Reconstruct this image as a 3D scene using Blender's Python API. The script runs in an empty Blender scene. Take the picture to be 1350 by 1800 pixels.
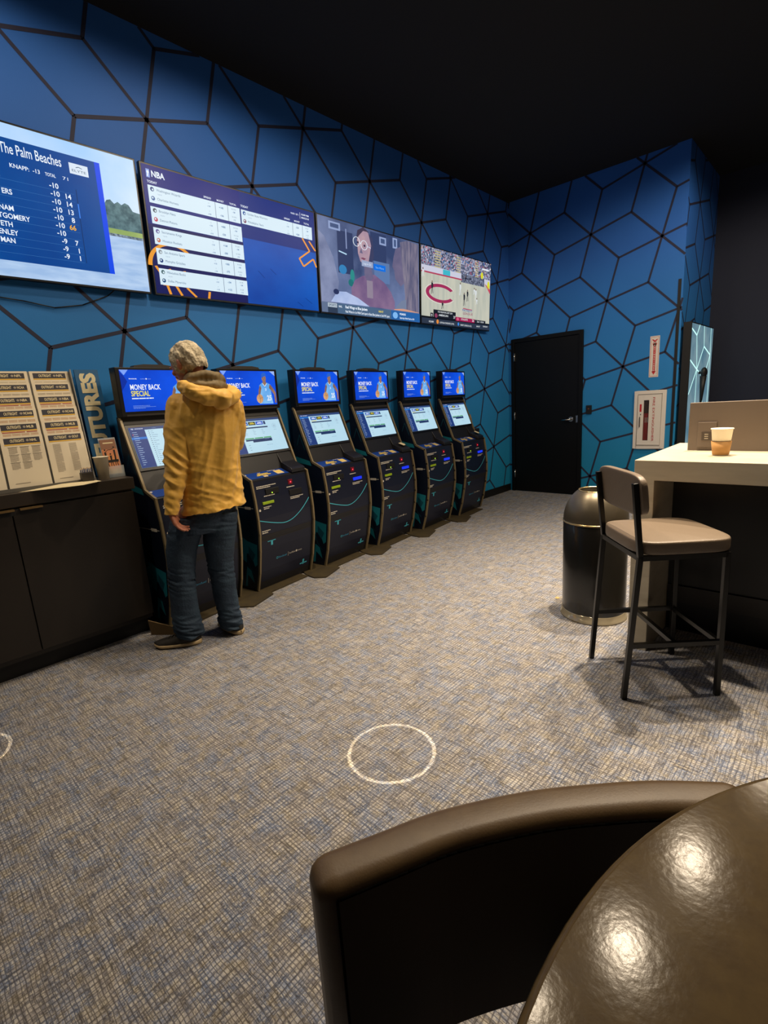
import bpy, bmesh, math, random
from mathutils import Vector, Matrix, noise
random.seed(7)
PI = math.pi
S = bpy.context.scene
COL = S.collection
# ------------------------------------------------------------------ camera
H = 1.375
yaw, pit, rol = .760178, -.212186, -.064362
cy, sy, cp, sp, cr, sr = math.cos(yaw), math.sin(yaw), math.cos(pit), math.sin(pit), math.cos(rol), math.sin(rol)
fwd = Vector((-sy*cp, cy*cp, sp)); rgt = Vector((cy, sy, 0)); upv = rgt.cross(fwd)
R2 = cr*rgt + sr*upv; U2 = -sr*rgt + cr*upv
cd = bpy.data.cameras.new('camera'); cam = bpy.data.objects.new('camera', cd); COL.objects.link(cam)
cd.sensor_fit = 'HORIZONTAL'; cd.sensor_width = 36; cd.lens = 36*880.9/1350; cd.clip_start = .02
M = Matrix((R2, U2, -fwd)).transposed().to_4x4(); M.translation = (0, 0, H)
cam.matrix_world = M
S.camera = cam
# ------------------------------------------------------------------ view / world
S.view_settings.view_transform = 'Standard'; S.view_settings.look = 'None'
S.view_settings.exposure = 0.0; S.view_settings.gamma = 1; S.view_settings.use_curve_mapping = False
W = bpy.data.worlds.new('world'); S.world = W; W.use_nodes = True
W.node_tree.nodes['Background'].inputs[0].default_value = (.06, .07, .1, 1)
W.node_tree.nodes['Background'].inputs[1].default_value = .3
# ------------------------------------------------------------------ lamps of the room (recessed ceiling spots); (x, y, watts)
CEIL = 3.885
WARM = (1.0, .82, .60)
DOWN = [(-.62, 3.95, 520, 105), (-.81, 2.95, 560, 95), (-2.35, 2.15, 190, 66), (-2.95, .6, 85, 30), (-1.15, 2.25, 190, 12), (.45, 2.0, 8, 5), (.5, 3.3, 170, 40),
        (.6, 5.0, 200, 70), (-.3, 5.6, 200, 105), (-1.4, -.9, 2, 2), (1.3, .9, 6, 4), (-3.05, -1.1, 2, 28)]   # x, y, beam watts, added wall-fill watts
RINGS = [(-1.249, 1.268), (-2.673, .085)]

# ------------------------------------------------------------------ helpers
def lin(h):
    if not isinstance(h, str): return (*h, 1.0) if len(h) == 3 else h
    h = h.lstrip('#'); o = []
    for i in (0, 2, 4):
        c = int(h[i:i+2], 16)/255
        o.append(c/12.92 if c <= .04045 else ((c+.055)/1.055)**2.4)
    return (*o, 1.0)
_m = {}
def mat(name, color, rough=.6, metal=0, spec=.5, coat=0, bump=None, var=None, trans=0, sheen=0, alpha=1):
    if name in _m: return _m[name]
    m = bpy.data.materials.new(name); m.use_nodes = True; nt = m.node_tree; b = nt.nodes['Principled BSDF']
    c = lin(color); b.inputs['Base Color'].default_value = c
    b.inputs['Roughness'].default_value = rough; b.inputs['Metallic'].default_value = metal
    b.inputs['Specular IOR Level'].default_value = spec; b.inputs['Coat Weight'].default_value = coat
    b.inputs['Transmission Weight'].default_value = trans; b.inputs['Sheen Weight'].default_value = sheen
    b.inputs['Alpha'].default_value = alpha
    if bump or var:
        tc = nt.nodes.new('ShaderNodeTexCoord')
    if bump:
        sc, st = bump[:2]
        n = nt.nodes.new('ShaderNodeTexNoise'); n.inputs['Scale'].default_value = sc; n.inputs['Detail'].default_value = 4
        bp = nt.nodes.new('ShaderNodeBump'); bp.inputs['Strength'].default_value = st; bp.inputs['Distance'].default_value = .01
        nt.links.new(tc.outputs['Object'], n.inputs['Vector']); nt.links.new(n.outputs['Fac'], bp.inputs['Height'])
        nt.links.new(bp.outputs['Normal'], b.inputs['Normal'])
    if var:
        c2, sc = var[:2]
        n2 = nt.nodes.new('ShaderNodeTexNoise'); n2.inputs['Scale'].default_value = sc; n2.inputs['Detail'].default_value = 5
        n2.inputs['Roughness'].default_value = .65
        mx = nt.nodes.new('ShaderNodeMix'); mx.data_type = 'RGBA'
        mx.inputs[6].default_value = c; mx.inputs[7].default_value = lin(c2)
        mr = nt.nodes.new('ShaderNodeMapRange'); mr.inputs[1].default_value = .35; mr.inputs[2].default_value = .65
        mp = nt.nodes.new('ShaderNodeMapping')
        if len(var) > 2: mp.inputs['Scale'].default_value = var[2]
        nt.links.new(tc.outputs['Object'], mp.inputs['Vector']); nt.links.new(mp.outputs['Vector'], n2.inputs['Vector'])
        nt.links.new(n2.outputs['Fac'], mr.inputs[0]); nt.links.new(mr.outputs[0], mx.inputs[0])
        nt.links.new(mx.outputs[2], b.inputs['Base Color'])
    _m[name] = m; return m
def em(color, s=1.0, light=False):
    """a lit pixel area of a screen"""
    k = 'screen_glow_%s_%s' % (str(color).lstrip('#'), s)
    if k in _m: return _m[k]
    m = bpy.data.materials.new(k); m.use_nodes = True; nt = m.node_tree; b = nt.nodes['Principled BSDF']
    b.inputs['Base Color'].default_value = (.004, .004, .004, 1); b.inputs['Roughness'].default_value = .3
    b.inputs['Specular IOR Level'].default_value = .15
    b.inputs['Emission Color'].default_value = lin(color); b.inputs['Emission Strength'].default_value = s
    if not light: m.cycles.emission_sampling = 'NONE'
    _m[k] = m; return m
def em_noise(name, c1, c2, scale, s=1.0, stretch=(1, 1, 1), light=False, lo=.35, hi=.65, detail=5):
    if name in _m: return _m[name]
    m = em(c1, s, light).copy(); m.name = name; nt = m.node_tree; b = nt.nodes['Principled BSDF']
    tc = nt.nodes.new('ShaderNodeTexCoord'); mp = nt.nodes.new('ShaderNodeMapping'); mp.inputs['Scale'].default_value = stretch
    n = nt.nodes.new('ShaderNodeTexNoise'); n.inputs['Scale'].default_value = scale; n.inputs['Detail'].default_value = detail
    mr = nt.nodes.new('ShaderNodeMapRange'); mr.inputs[1].default_value = lo; mr.inputs[2].default_value = hi
    mx = nt.nodes.new('ShaderNodeMix'); mx.data_type = 'RGBA'; mx.inputs[6].default_value = lin(c1); mx.inputs[7].default_value = lin(c2)
    L = nt.links.new
    L(tc.outputs['Object'], mp.inputs['Vector']); L(mp.outputs['Vector'], n.inputs['Vector']); L(n.outputs['Fac'], mr.inputs[0])
    L(mr.outputs[0], mx.inputs[0]); L(mx.outputs[2], b.inputs['Emission Color'])
    m.cycles.emission_sampling = 'AUTO' if light else 'NONE'
    _m[name] = m; return m

class MB:
    def __init__(s): s.v = []; s.f = []; s.fm = []; s.mats = []; s.sm = []
    def mi(s, m):
        if m not in s.mats: s.mats.append(m)
        return s.mats.index(m)
    def add(s, vs, fs, m, smooth=False):
        o = len(s.v); s.v += [tuple(v) for v in vs]; k = s.mi(m)
        for f in fs: s.f.append(tuple(i+o for i in f)); s.fm.append(k); s.sm.append(smooth)
    def box(s, a, b, m, T=None):
        x0, y0, z0 = a; x1, y1, z1 = b
        vs = [Vector(p) for p in ((x0,y0,z0),(x1,y0,z0),(x1,y1,z0),(x0,y1,z0),(x0,y0,z1),(x1,y0,z1),(x1,y1,z1),(x0,y1,z1))]
        if T: vs = [T @ v for v in vs]
        s.add(vs, [(0,3,2,1),(4,5,6,7),(0,1,5,4),(1,2,6,5),(2,3,7,6),(3,0,4,7)], m); return s
    def prism(s, prof, y0, y1, m, axis='y', T=None):
        """prof: 2D points (x,z) extruded along y (axis 'y'), or (x,y) along z (axis 'z'), or (y,z) along x"""
        n = len(prof)
        def P(p, t):
            v = {'y': Vector((p[0], t, p[1])), 'z': Vector((p[0], p[1], t)), 'x': Vector((t, p[0], p[1]))}[axis]
            return T @ v if T else v
        vs = [P(p, y0) for p in prof] + [P(p, y1) for p in prof]
        fs = [tuple(range(n)), tuple(range(2*n-1, n-1, -1))] + [(i, i+n, (i+1) % n+n, (i+1) % n) for i in range(n)]
        s.add(vs, fs, m); return s
    def cyl(s, p0, p1, r0, m, r1=None, n=16, cap=True, smooth=True):
        p0 = Vector(p0); p1 = Vector(p1); r1 = r0 if r1 is None else r1
        d = (p1-p0).normalized(); a = d.orthogonal().normalized(); b = d.cross(a)
        ring = lambda c, r: [c + r*(math.cos(2*PI*i/n)*a + math.sin(2*PI*i/n)*b) for i in range(n)]
        s.add(ring(p0, r0)+ring(p1, r1), [(i, (i+1) % n, (i+1) % n+n, i+n) for i in range(n)], m, smooth)
        if cap: s.add(ring(p0, r0), [tuple(range(n-1, -1, -1))], m); s.add(ring(p1, r1), [tuple(range(n))], m)
        return s
    def tube(s, pts, r, m, n=8):
        for a, b in zip(pts[:-1], pts[1:]): s.cyl(a, b, r, m, n=n)
        return s
    def bar(s, p0, p1, w, m, w2=None):
        """square bar between two points"""
        p0 = Vector(p0); p1 = Vector(p1); d = (p1-p0).normalized()
        a = d.cross(Vector((0, 0, 1)))
        a = a.normalized() if a.length > .3 else Vector((1, 0, 0))
        if s.__dict__.get('xd') is not None and abs(d.z) > .8: a = s.xd
        b = d.cross(a).normalized(); a = b.cross(d); h = w/2; h2 = (w2 or w)/2
        vs = [p + x*h*a + y*h2*b for p in (p0, p1) for x, y in ((-1,-1),(1,-1),(1,1),(-1,1))]
        s.add(vs, [(0,1,2,3),(7,6,5,4),(0,4,5,1),(1,5,6,2),(2,6,7,3),(3,7,4,0)], m); return s
    def lathe(s, prof, c, m, n=48, smooth=True):
        """prof: (r,z) list, around vertical axis at c"""
        cx, cy_, cz = c; vs = []
        for r, z in prof:
            for i in range(n): vs.append((cx+r*math.cos(2*PI*i/n), cy_+r*math.sin(2*PI*i/n), cz+z))
        fs = [(j*n+i, j*n+(i+1) % n, (j+1)*n+(i+1) % n, (j+1)*n+i) for j in range(len(prof)-1) for i in range(n)]
        s.add(vs, fs, m, smooth)
        return s
    def ell(s, c, r, m, T=None, nu=24, nv=14):
        vs = []; 
        for j in range(nv+1):
            ph = PI*j/nv
            for i in range(nu):
                th = 2*PI*i/nu
                v = Vector((r[0]*math.sin(ph)*math.cos(th), r[1]*math.sin(ph)*math.sin(th), r[2]*math.cos(ph)))
                if T: v = T @ v
                vs.append(v+Vector(c))
        s.add(vs, [(j*nu+i, (j+1)*nu+i, (j+1)*nu+(i+1) % nu, j*nu+(i+1) % nu) for j in range(nv) for i in range(nu)], m, True)
        return s
    def loft(s, rings, m, cap=True, smooth=True):
        n = len(rings[0]); vs = [p for r in rings for p in r]
        s.add(vs, [(j*n+i, j*n+(i+1) % n, (j+1)*n+(i+1) % n, (j+1)*n+i) for j in range(len(rings)-1) for i in range(n)], m, smooth)
        if cap: s.add(rings[0], [tuple(range(n-1, -1, -1))], m, smooth); s.add(rings[-1], [tuple(range(n))], m, smooth)
        return s
    def build(s, name, parent=None, bevel=0, seg=2, fix=True, weld=False):
        me = bpy.data.meshes.new(name); me.from_pydata(s.v, [], s.f)
        for m in s.mats: me.materials.append(m)
        me.polygons.foreach_set('material_index', s.fm); me.polygons.foreach_set('use_smooth', s.sm)
        me.update()
        if fix:
            bm = bmesh.new(); bm.from_mesh(me)
            bmesh.ops.remove_doubles(bm, verts=bm.verts, dist=1e-5)
            bmesh.ops.recalc_face_normals(bm, faces=bm.faces); bm.to_mesh(me); bm.free()
        o = bpy.data.objects.new(name, me); COL.objects.link(o)
        if parent: o.parent = parent
        if bevel:
            md = o.modifiers.new('bevel', 'BEVEL'); md.width = bevel; md.segments = seg; md.limit_method = 'ANGLE'; md.angle_limit = .6
            md.harden_normals = False
        return o
def tag(o, label=None, cat=None, group=None, kind=None):
    if label: o['label'] = label
    if cat: o['category'] = cat
    if group: o['group'] = group
    if kind: o['kind'] = kind
    return o
def empty(name, loc=(0, 0, 0), rz=0, label=None, cat=None, group=None):
    o = bpy.data.objects.new(name, None); COL.objects.link(o); o.location = loc; o.rotation_euler.z = rz; o.empty_display_size = .1
    return tag(o, label, cat, group)
def dup(root, loc, rz):
    r = root.copy(); COL.objects.link(r); r.location = loc; r.rotation_euler = (0, 0, rz)
    for ch in list(root.children):
        c = ch.copy(); COL.objects.link(c); c.parent = r
        for g in list(ch.children):
            d = g.copy(); COL.objects.link(d); d.parent = c
    return r

# flat graphics -----------------------------------------------------------
_tx = {}
def text_geo(t, bold):
    k = (t, bold)
    if k not in _tx:
        c = bpy.data.curves.new('lettering', 'FONT'); c.body = t; c.size = 1; c.resolution_u = 3; c.offset = bold
        o = bpy.data.objects.new('lettering', c)
        me = bpy.data.meshes.new_from_object(o)
        vs = [v.co.copy() for v in me.vertices]; fs = [tuple(p.vertices) for p in me.polygons]
        bpy.data.objects.remove(o); bpy.data.curves.remove(c); bpy.data.meshes.remove(me)
        if vs:
            x0 = min(v.x for v in vs); x1 = max(v.x for v in vs)
        else: x0, x1 = 0, 1
        _tx[k] = ([(v.x-x0, v.y) for v in vs], fs, x1-x0)
    return _tx[k]
class Canvas:
    """2-D drawing mapped by f(u,v,height) onto a surface; everything lands in ONE mesh builder"""
    def __init__(s, f, mb=None, d=.0006): s.f = f; s.mb = mb or MB(); s.d = d; s.clip = None
    def poly(s, pts, m, l=1):
        s.mb.add([s.f(x, y, l*s.d) for x, y in pts], [tuple(range(len(pts)))], m)
    def rect(s, x0, y0, x1, y1, m, l=1): s.poly([(x0,y0),(x1,y0),(x1,y1),(x0,y1)], m, l)
    def line(s, a, b, w, m, l=1):
        dx, dy = b[0]-a[0], b[1]-a[1]; L = math.hypot(dx, dy) or 1; nx, ny = -dy/L*w/2, dx/L*w/2
        s.poly([(a[0]+nx,a[1]+ny),(a[0]-nx,a[1]-ny),(b[0]-nx,b[1]-ny),(b[0]+nx,b[1]+ny)], m, l)
    def path(s, pts, w, m, l=1):
        for a, b in zip(pts[:-1], pts[1:]): s.line(a, b, w, m, l)
    def disc(s, x, y, r, m, l=1, ry=None, n=20, a0=0, a1=2*PI):
        ry = ry or r
        s.poly([(x+r*math.cos(a0+(a1-a0)*i/n), y+ry*math.sin(a0+(a1-a0)*i/n)) for i in range(n if a1-a0 > 6.2 else n+1)], m, l)
    def ring(s, x, y, r, w, m, l=1, ry=None, n=28, a0=0, a1=2*PI):
        ry = ry or r
        for i in range(n):
            t0, t1 = a0+(a1-a0)*i/n, a0+(a1-a0)*(i+1)/n
            s.poly([(x+(r-w/2)*math.cos(t0), y+(ry-w/2)*math.sin(t0)), (x+(r+w/2)*math.cos(t0), y+(ry+w/2)*math.sin(t0)),
                    (x+(r+w/2)*math.cos(t1), y+(ry+w/2)*math.sin(t1)), (x+(r-w/2)*math.cos(t1), y+(ry-w/2)*math.sin(t1))], m, l)
    def text(s, t, x, y, h, m, w=None, al='l', bold=.0, l=2, sx=1.0, rot=0):
        """(x,y) = baseline start, h = capital height, w = total width"""
        vs, fs, W_ = text_geo(t, bold); k = h/.70
        kx = (w/W_) if w else k*sx
        off = {'l': 0, 'c': -W_*kx/2, 'r': -W_*kx}[al]
        ca, sa = math.cos(rot), math.sin(rot)
        out = []
        for vx, vy in vs:
            px_, py_ = vx*kx+off, vy*k
            out.append(s.f(x+px_*ca-py_*sa, y+px_*sa+py_*ca, l*s.d))
        s.mb.add(out, fs, m)
def flat_map(O, U, V, N):
    O, U, V, N = Vector(O), Vector(U), Vector(V), Vector(N)
    return lambda x, y, h: O+U*x+V*y+N*h
def greek(c, x, y, w, h, m, rows=1, l=2, dy=None, seed=0, gap=.18):
    """unreadably small printed lines"""
    rr = random.Random(seed); dy = dy or h*1.7
    for r in range(rows):
        X = x; end = x+w*(1 if r < rows-1 else .7)
        while X < end:
            ww = min(end-X, h*rr.uniform(1.2, 3.4)); c.rect(X, y-r*dy, X+ww, y-r*dy+h, m, l); X += ww+h*gap*2.2
# ------------------------------------------------------------------ materials
BLACK = mat('black_paint', '#0c0c0e', .55)
CEILM = mat('black_ceiling_paint', '#0b0a0a', .9)
NAVYWALL = mat('dark_navy_paint', '#1a2034', .8)
DOORM = mat('black_door_paint', '#050608', .5, spec=.25)
CHROME = mat('brushed_chrome', '#b8b8b8', .25, 1)
LINE = mat('wallcovering_dark_line', '#20233f', .7)
def wall_mat():
    m = bpy.data.materials.new('blue_wallcovering'); m.use_nodes = True; nt = m.node_tree; b = nt.nodes['Principled BSDF']; L = nt.links.new
    g = nt.nodes.new('ShaderNodeNewGeometry'); sx = nt.nodes.new('ShaderNodeSeparateXYZ'); L(g.outputs['Position'], sx.inputs[0])
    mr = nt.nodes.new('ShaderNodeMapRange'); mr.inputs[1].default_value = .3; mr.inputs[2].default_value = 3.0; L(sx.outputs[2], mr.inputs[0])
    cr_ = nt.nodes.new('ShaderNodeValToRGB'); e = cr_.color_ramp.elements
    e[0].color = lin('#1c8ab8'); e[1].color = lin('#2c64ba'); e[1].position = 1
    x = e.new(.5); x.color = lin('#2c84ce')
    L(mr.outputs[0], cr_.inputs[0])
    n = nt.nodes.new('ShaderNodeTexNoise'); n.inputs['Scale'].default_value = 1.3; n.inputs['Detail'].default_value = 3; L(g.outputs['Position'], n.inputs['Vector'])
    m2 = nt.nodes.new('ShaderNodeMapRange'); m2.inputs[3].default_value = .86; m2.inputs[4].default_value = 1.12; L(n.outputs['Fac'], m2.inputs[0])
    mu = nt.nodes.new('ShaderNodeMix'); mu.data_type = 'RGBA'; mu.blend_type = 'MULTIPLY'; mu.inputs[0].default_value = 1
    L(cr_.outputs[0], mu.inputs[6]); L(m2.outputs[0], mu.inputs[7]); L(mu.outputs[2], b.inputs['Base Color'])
    n3 = nt.nodes.new('ShaderNodeTexNoise'); n3.inputs['Scale'].default_value = 260; L(g.outputs['Position'], n3.inputs['Vector'])
    bp = nt.nodes.new('ShaderNodeBump'); bp.inputs['Strength'].default_value = .12; bp.inputs['Distance'].default_value = .004
    L(n3.outputs['Fac'], bp.inputs['Height']); L(bp.outputs[0], b.inputs['Normal'])
    b.inputs['Roughness'].default_value = .62; b.inputs['Specular IOR Level'].default_value = .3
    return m
WALLM = wall_mat()
def carpet_mat():
    m = bpy.data.materials.new('woven_carpet'); m.use_nodes = True; nt = m.node_tree; b = nt.nodes['Principled BSDF']; L = nt.links.new
    g = nt.nodes.new('ShaderNodeNewGeometry')
    def nz(scale, detail=2, rough=.5, add=0):
        mp = nt.nodes.new('ShaderNodeMapping'); mp.inputs['Scale'].default_value = scale; mp.inputs['Location'].default_value = (add, add*1.7, add)
        L(g.outputs['Position'], mp.inputs['Vector'])
        n = nt.nodes.new('ShaderNodeTexNoise'); n.inputs['Scale'].default_value = 1; n.inputs['Detail'].default_value = detail
        n.inputs['Roughness'].default_value = rough; L(mp.outputs[0], n.inputs['Vector']); return n.outputs['Fac']
    def math_(op, a, b_=None):
        n = nt.nodes.new('ShaderNodeMath'); n.operation = op
        for i, q in enumerate((a, b_)):
            if q is None: continue
            if isinstance(q, (int, float)): n.inputs[i].default_value = q
            else: L(q, n.inputs[i])
        return n.outputs[0]
    def rng(v, a, b_, c=0, d=1):
        n = nt.nodes.new('ShaderNodeMapRange'); n.inputs[1].default_value = a; n.inputs[2].default_value = b_; n.inputs[3].default_value = c; n.inputs[4].default_value = d
        L(v, n.inputs[0]); return n.outputs[0]
    def mixc(f, a, b_, mode='MIX'):
        n = nt.nodes.new('ShaderNodeMix'); n.data_type = 'RGBA'; n.blend_type = mode
        if isinstance(f, (int, float)): n.inputs[0].default_value = f
        else: L(f, n.inputs[0])
        for i, q in ((6, a), (7, b_)):
            if isinstance(q, tuple): n.inputs[i].default_value = q
            else: L(q, n.inputs[i])
        return n.outputs[2]
    sp_ = nt.nodes.new('ShaderNodeSeparateXYZ'); L(g.outputs['Position'], sp_.inputs[0])
    wob = nz((5, 5, 1), 3, .6, 2); wob2 = nz((5, 5, 1), 3, .6, 31)
    def rows(axis, per, wb, amp):           # rows of yarn loops
        return math_('ABSOLUTE', math_('SINE', math_('MULTIPLY', math_('ADD', math_('MULTIPLY', sp_.outputs[axis], 1/per), math_('MULTIPLY', wb, amp)), PI)))
    rx = rows(0, .0145, wob, 2.6); ry = rows(1, .0105, wob2, 2.6)
    bead = math_('MULTIPLY', rng(rx, .05, .55), rng(ry, .05, .55))
    tx = nz((16, 190, 1), 2, .6); ty = nz((190, 16, 1), 2, .6, 3)
    hx = nz((7, 110, 1), 2, .6, 9); hy = nz((110, 7, 1), 2, .6, 5)
    patch = nz((10, 10, 1), 4, .7, 7); patch2 = nz((17, 17, 1), 4, .7, 17); cell = nz((95, 130, 1), 1, .5, 23)
    base = mixc(rng(patch, .42, .60), lin('#938f90'), lin('#808ba4'))
    base = mixc(rng(patch2, .50, .64), base, lin('#989084'))
    grid = math_('MAXIMUM', rng(tx, .54, .66), rng(ty, .54, .66))
    grid = math_('MAXIMUM', math_('MULTIPLY', grid, .72), math_('MULTIPLY', math_('SUBTRACT', 1.0, bead), .60))
    c1 = mixc(grid, base, lin('#37322f'))
    lights = math_('MULTIPLY', math_('MULTIPLY', rng(hx, .42, .62), rng(hy, .42, .62)), bead)
    c2 = mixc(math_('MULTIPLY', math_('MAXIMUM', lights, math_('MULTIPLY', rng(cell, .52, .66), bead)), .62), c1, lin('#d0cabe'))
    dk = math_('MULTIPLY', math_('MAXIMUM', rng(hx, .50, .36), rng(hy, .50, .36)), .38)
    c3 = mixc(dk, c2, lin('#34343a'))
    L(c3, b.inputs['Base Color']); b.inputs['Roughness'].default_value = .95; b.inputs['Specular IOR Level'].default_value = .1
    bp = nt.nodes.new('ShaderNodeBump'); bp.inputs['Strength'].default_value = .5; bp.inputs['Distance'].default_value = .004
    L(math_('SUBTRACT', 1.0, grid), bp.inputs['Height']); L(bp.outputs[0], b.inputs['Normal'])
    return m
CARPET = carpet_mat()
# ------------------------------------------------------------------ room shell
XL, YF, YB, XC, YA = -3.70, 6.67, -3.0, -1.555, 8.10
MB().box((XL-.2, YB, -.1), (4.2, YA+.2, 0), CARPET).build('floor')['kind'] = 'structure'
MB().box((XL-.2, YB-.2, CEIL), (4.2, YA+.2, CEIL+.1), CEILM).build('ceiling')['kind'] = 'structure'
LA = Vector((.792, -.2122)); LB = Vector((.2122, -.792))
def lattice_edges(ox, oz, a0, a1, b0, b1):
    """regular rhombille pattern (side .82) clipped to a rectangle"""
    out = []
    def clip(p, q):
        t0, t1 = 0, 1; d = (q[0]-p[0], q[1]-p[1])
        for pp, qq in ((-d[0], p[0]-a0), (d[0], a1-p[0]), (-d[1], p[1]-b0), (d[1], b1-p[1])):
            if abs(pp) < 1e-9:
                if qq < 0: return None
            else:
                t = qq/pp
                if pp < 0: t0 = max(t0, t)
                else: t1 = min(t1, t)
        if t0 >= t1: return None
        return ((p[0]+d[0]*t0, p[1]+d[1]*t0), (p[0]+d[0]*t1, p[1]+d[1]*t1))
    e = .82/math.sqrt(3)
    for i in range(-16, 17):
        for j in range(-16, 17):
            c = (ox+i*LA.x+j*LB.x, oz+i*LA.y+j*LB.y)
            for k in range(6):
                an = math.radians(15+60*k)
                r = clip(c, (c[0]+e*math.cos(an), c[1]+e*math.sin(an)))
                if r: out.append(r)
    return out
def line_geo(mb, edges, f, w=.023, h=.0015, m=LINE):
    for (x0, y0), (x1, y1) in edges:
        d = Vector((x1-x0, y1-y0)); L = d.length
        if L < .01: continue
        n = Vector((-d.y, d.x))/L*w/2
        q = [(x0+n.x, y0+n.y), (x0-n.x, y0-n.y), (x1-n.x, y1-n.y), (x1+n.x, y1+n.y)]
        mb.add([f(*p, h) for p in q], [(0, 1, 2, 3)], m)
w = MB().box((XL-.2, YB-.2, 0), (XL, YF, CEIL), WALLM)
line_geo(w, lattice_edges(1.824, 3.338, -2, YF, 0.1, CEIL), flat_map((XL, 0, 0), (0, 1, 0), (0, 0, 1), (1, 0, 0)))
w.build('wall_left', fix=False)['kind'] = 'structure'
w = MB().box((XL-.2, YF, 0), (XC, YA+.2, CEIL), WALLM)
line_geo(w, lattice_edges(-2.3745, 2.428, XL, XC, 0.1, CEIL), flat_map((0, YF, 0), (1, 0, 0), (0, 0, 1), (0, -1, 0)))
line_geo(w, lattice_edges(7.4, 2.6, YF, YA, 0.1, CEIL), flat_map((XC, 0, 0), (0, 1, 0), (0, 0, 1), (1, 0, 0)))
w.build('wall_far', fix=False)['kind'] = 'structure'
MB().box((XC, YA, 0), (4.2, YA+.2, CEIL), NAVYWALL).build('wall_alcove')['kind'] = 'structure'
MB().box((4.0, YB, 0), (4.2, YA, CEIL), NAVYWALL).build('wall_right')['kind'] = 'structure'
MB().box((XL, YB-.2, 0), (4.2, YB, CEIL), NAVYWALL).build('wall_back')['kind'] = 'structure'
BASE = mat('black_vinyl_base', '#0a0a0b', .5)
MB().box((XL, YB, 0), (XL+.012, YF-.012, .10), BASE).build('baseboard_left')['kind'] = 'structure'
MB().box((-2.64, YF-.012, 0), (XC, YF, .10), BASE).build('baseboard_far')['kind'] = 'structure'
MB().box((-1.605, YF-.006, .10), (-1.575, YF, 2.52), BLACK).build('trim_1')['kind'] = 'structure'
# ---- door
dr = empty('door_1', (-3.15, YF, 0)); dr['kind'] = 'structure'
b = MB(); b.box((-.505, -.035, 0), (-.455, 0, 2.135), DOORM); b.box((.455, -.035, 0), (.505, 0, 2.135), DOORM); b.box((-.455, -.035, 2.085), (.455, 0, 2.135), DOORM)
b.build('door_frame', dr, .003)
b = MB().box((-.452, -.022, .008), (.452, 0, 2.082), DOORM).build('door_panel', dr, .002)
for z in (1.84, 1.03, .2):
    MB().box((-.462, -.04, z), (-.444, -.02, z+.11), CHROME).cyl((-.453, -.042, z), (-.453, -.042, z+.11), .008, CHROME).build('hinge', dr)
b = MB().cyl((.365, -.022, 1.02), (.365, -.035, 1.02), .032, CHROME, n=24).cyl((.365, -.03, 1.02), (.365, -.07, 1.02), .012, CHROME)
b.cyl((.375, -.07, 1.02), (.25, -.07, 1.012), .011, CHROME, r1=.008); b.build('door_handle', dr)
MB().box((.428, -.026, .975), (.452, -.02, 1.065), CHROME).build('latch_plate', dr)
# ---- card reader
r = empty('card_reader', (-2.56, YF, 1.135), 0, 'small black card reader box on blue wall right of the black door', 'card reader')
MB().box((-.035, -.022, -.055), (.035, 0, .055), BLACK).build('reader_body', r, .004)
MB().cyl((0, -.022, .012), (0, -.024, .012), .010, mat('dim_amber_lens', '#6a3a1a', .3), n=14).build('reader_lens', r)
# ---- fire extinguisher sign
WHITE = mat('white_enamel', '#e4ddd4', .45); RED = mat('sign_red', '#c3232c', .5); REDT = mat('letter_red', '#b8232a', .5)
r = empty('fire_extinguisher_sign', (-1.815, YF, 1.715), 0, 'narrow white sign with red downward arrow above the fire extinguisher cabinet', 'sign')
MB().box((-.051, -.003, -.232), (.051, 0, .232), WHITE).build('sign_plate', r)
c = Canvas(flat_map((0, -.0032, 0), (1, 0, 0), (0, 0, 1), (0, -1, 0)))
for x0, z0, x1, z1 in ((-.043, -.222, -.040, .222), (.040, -.222, .043, .222), (-.043, -.222, .043, -.219), (-.043, .219, .043, .222)): c.rect(x0, z0, x1, z1, RED)
c.rect(-.013, -.17, .013, .15, RED); c.poly([(-.013, -.165), (-.024, -.165), (0, -.205), (.024, -.165), (.013, -.165)], RED)
c.poly([(-.013, .12), (.013, .12), (.025, .15), (-.025, .15)], RED)
c.poly([(-.027, .185), (0, .165), (.027, .185), (.027, .20), (0, .182), (-.027, .20)], RED); c.text('FIRE', 0, .155, .014, REDT, w=.034, al='c', bold=.02)
for i, ch in enumerate('EXTINGUISHER'): c.text(ch, 0, .118-i*.0255, .017, WHITE, al='c', bold=.03, sx=.9)
c.text('FIRE EXTINGUISHER SIGN', .034, -.20, .004, RED, w=.12, rot=PI/2); c.mb.build('sign_print', r, fix=False)
# ---- extinguisher cabinet
r = empty('fire_extinguisher_cabinet', (-1.835, YF, .985), 0, 'white recessed fire extinguisher cabinet with narrow window and red lettering', 'fire extinguisher cabinet')
b = MB(); hw, hh = .175, .345
for a_, b_ in (((-hw, -.02, -hh), (-hw+.04, 0, hh)), ((hw-.04, -.02, -hh), (hw, 0, hh)), ((-hw+.04, -.02, hh-.04), (hw-.04, 0, hh)), ((-hw+.04, -.02, -hh), (hw-.04, 0, -hh+.04))): b.box(a_, b_, WHITE)
b.build('cabinet_frame', r, .003)
b = MB(); x0, x1, z0, z1 = -.065, -.005, -.245, .235; X = hw-.043; Z = hh-.043
for a_, b_ in (((-X, -.026, -Z), (x0, -.012, Z)), ((x1, -.026, -Z), (X, -.012, Z)), ((x0, -.026, z1), (x1, -.012, Z)), ((x0, -.026, -Z), (x1, -.012, z0))): b.box(a_, b_, WHITE)
dcab = b.build('cabinet_door', r)
MB().box((x0, -.016, z0), (x1, -.0145, z1), mat('smoky_glass', '#5a4a48', .08, alpha=.25)).build('window_pane', r)
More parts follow.
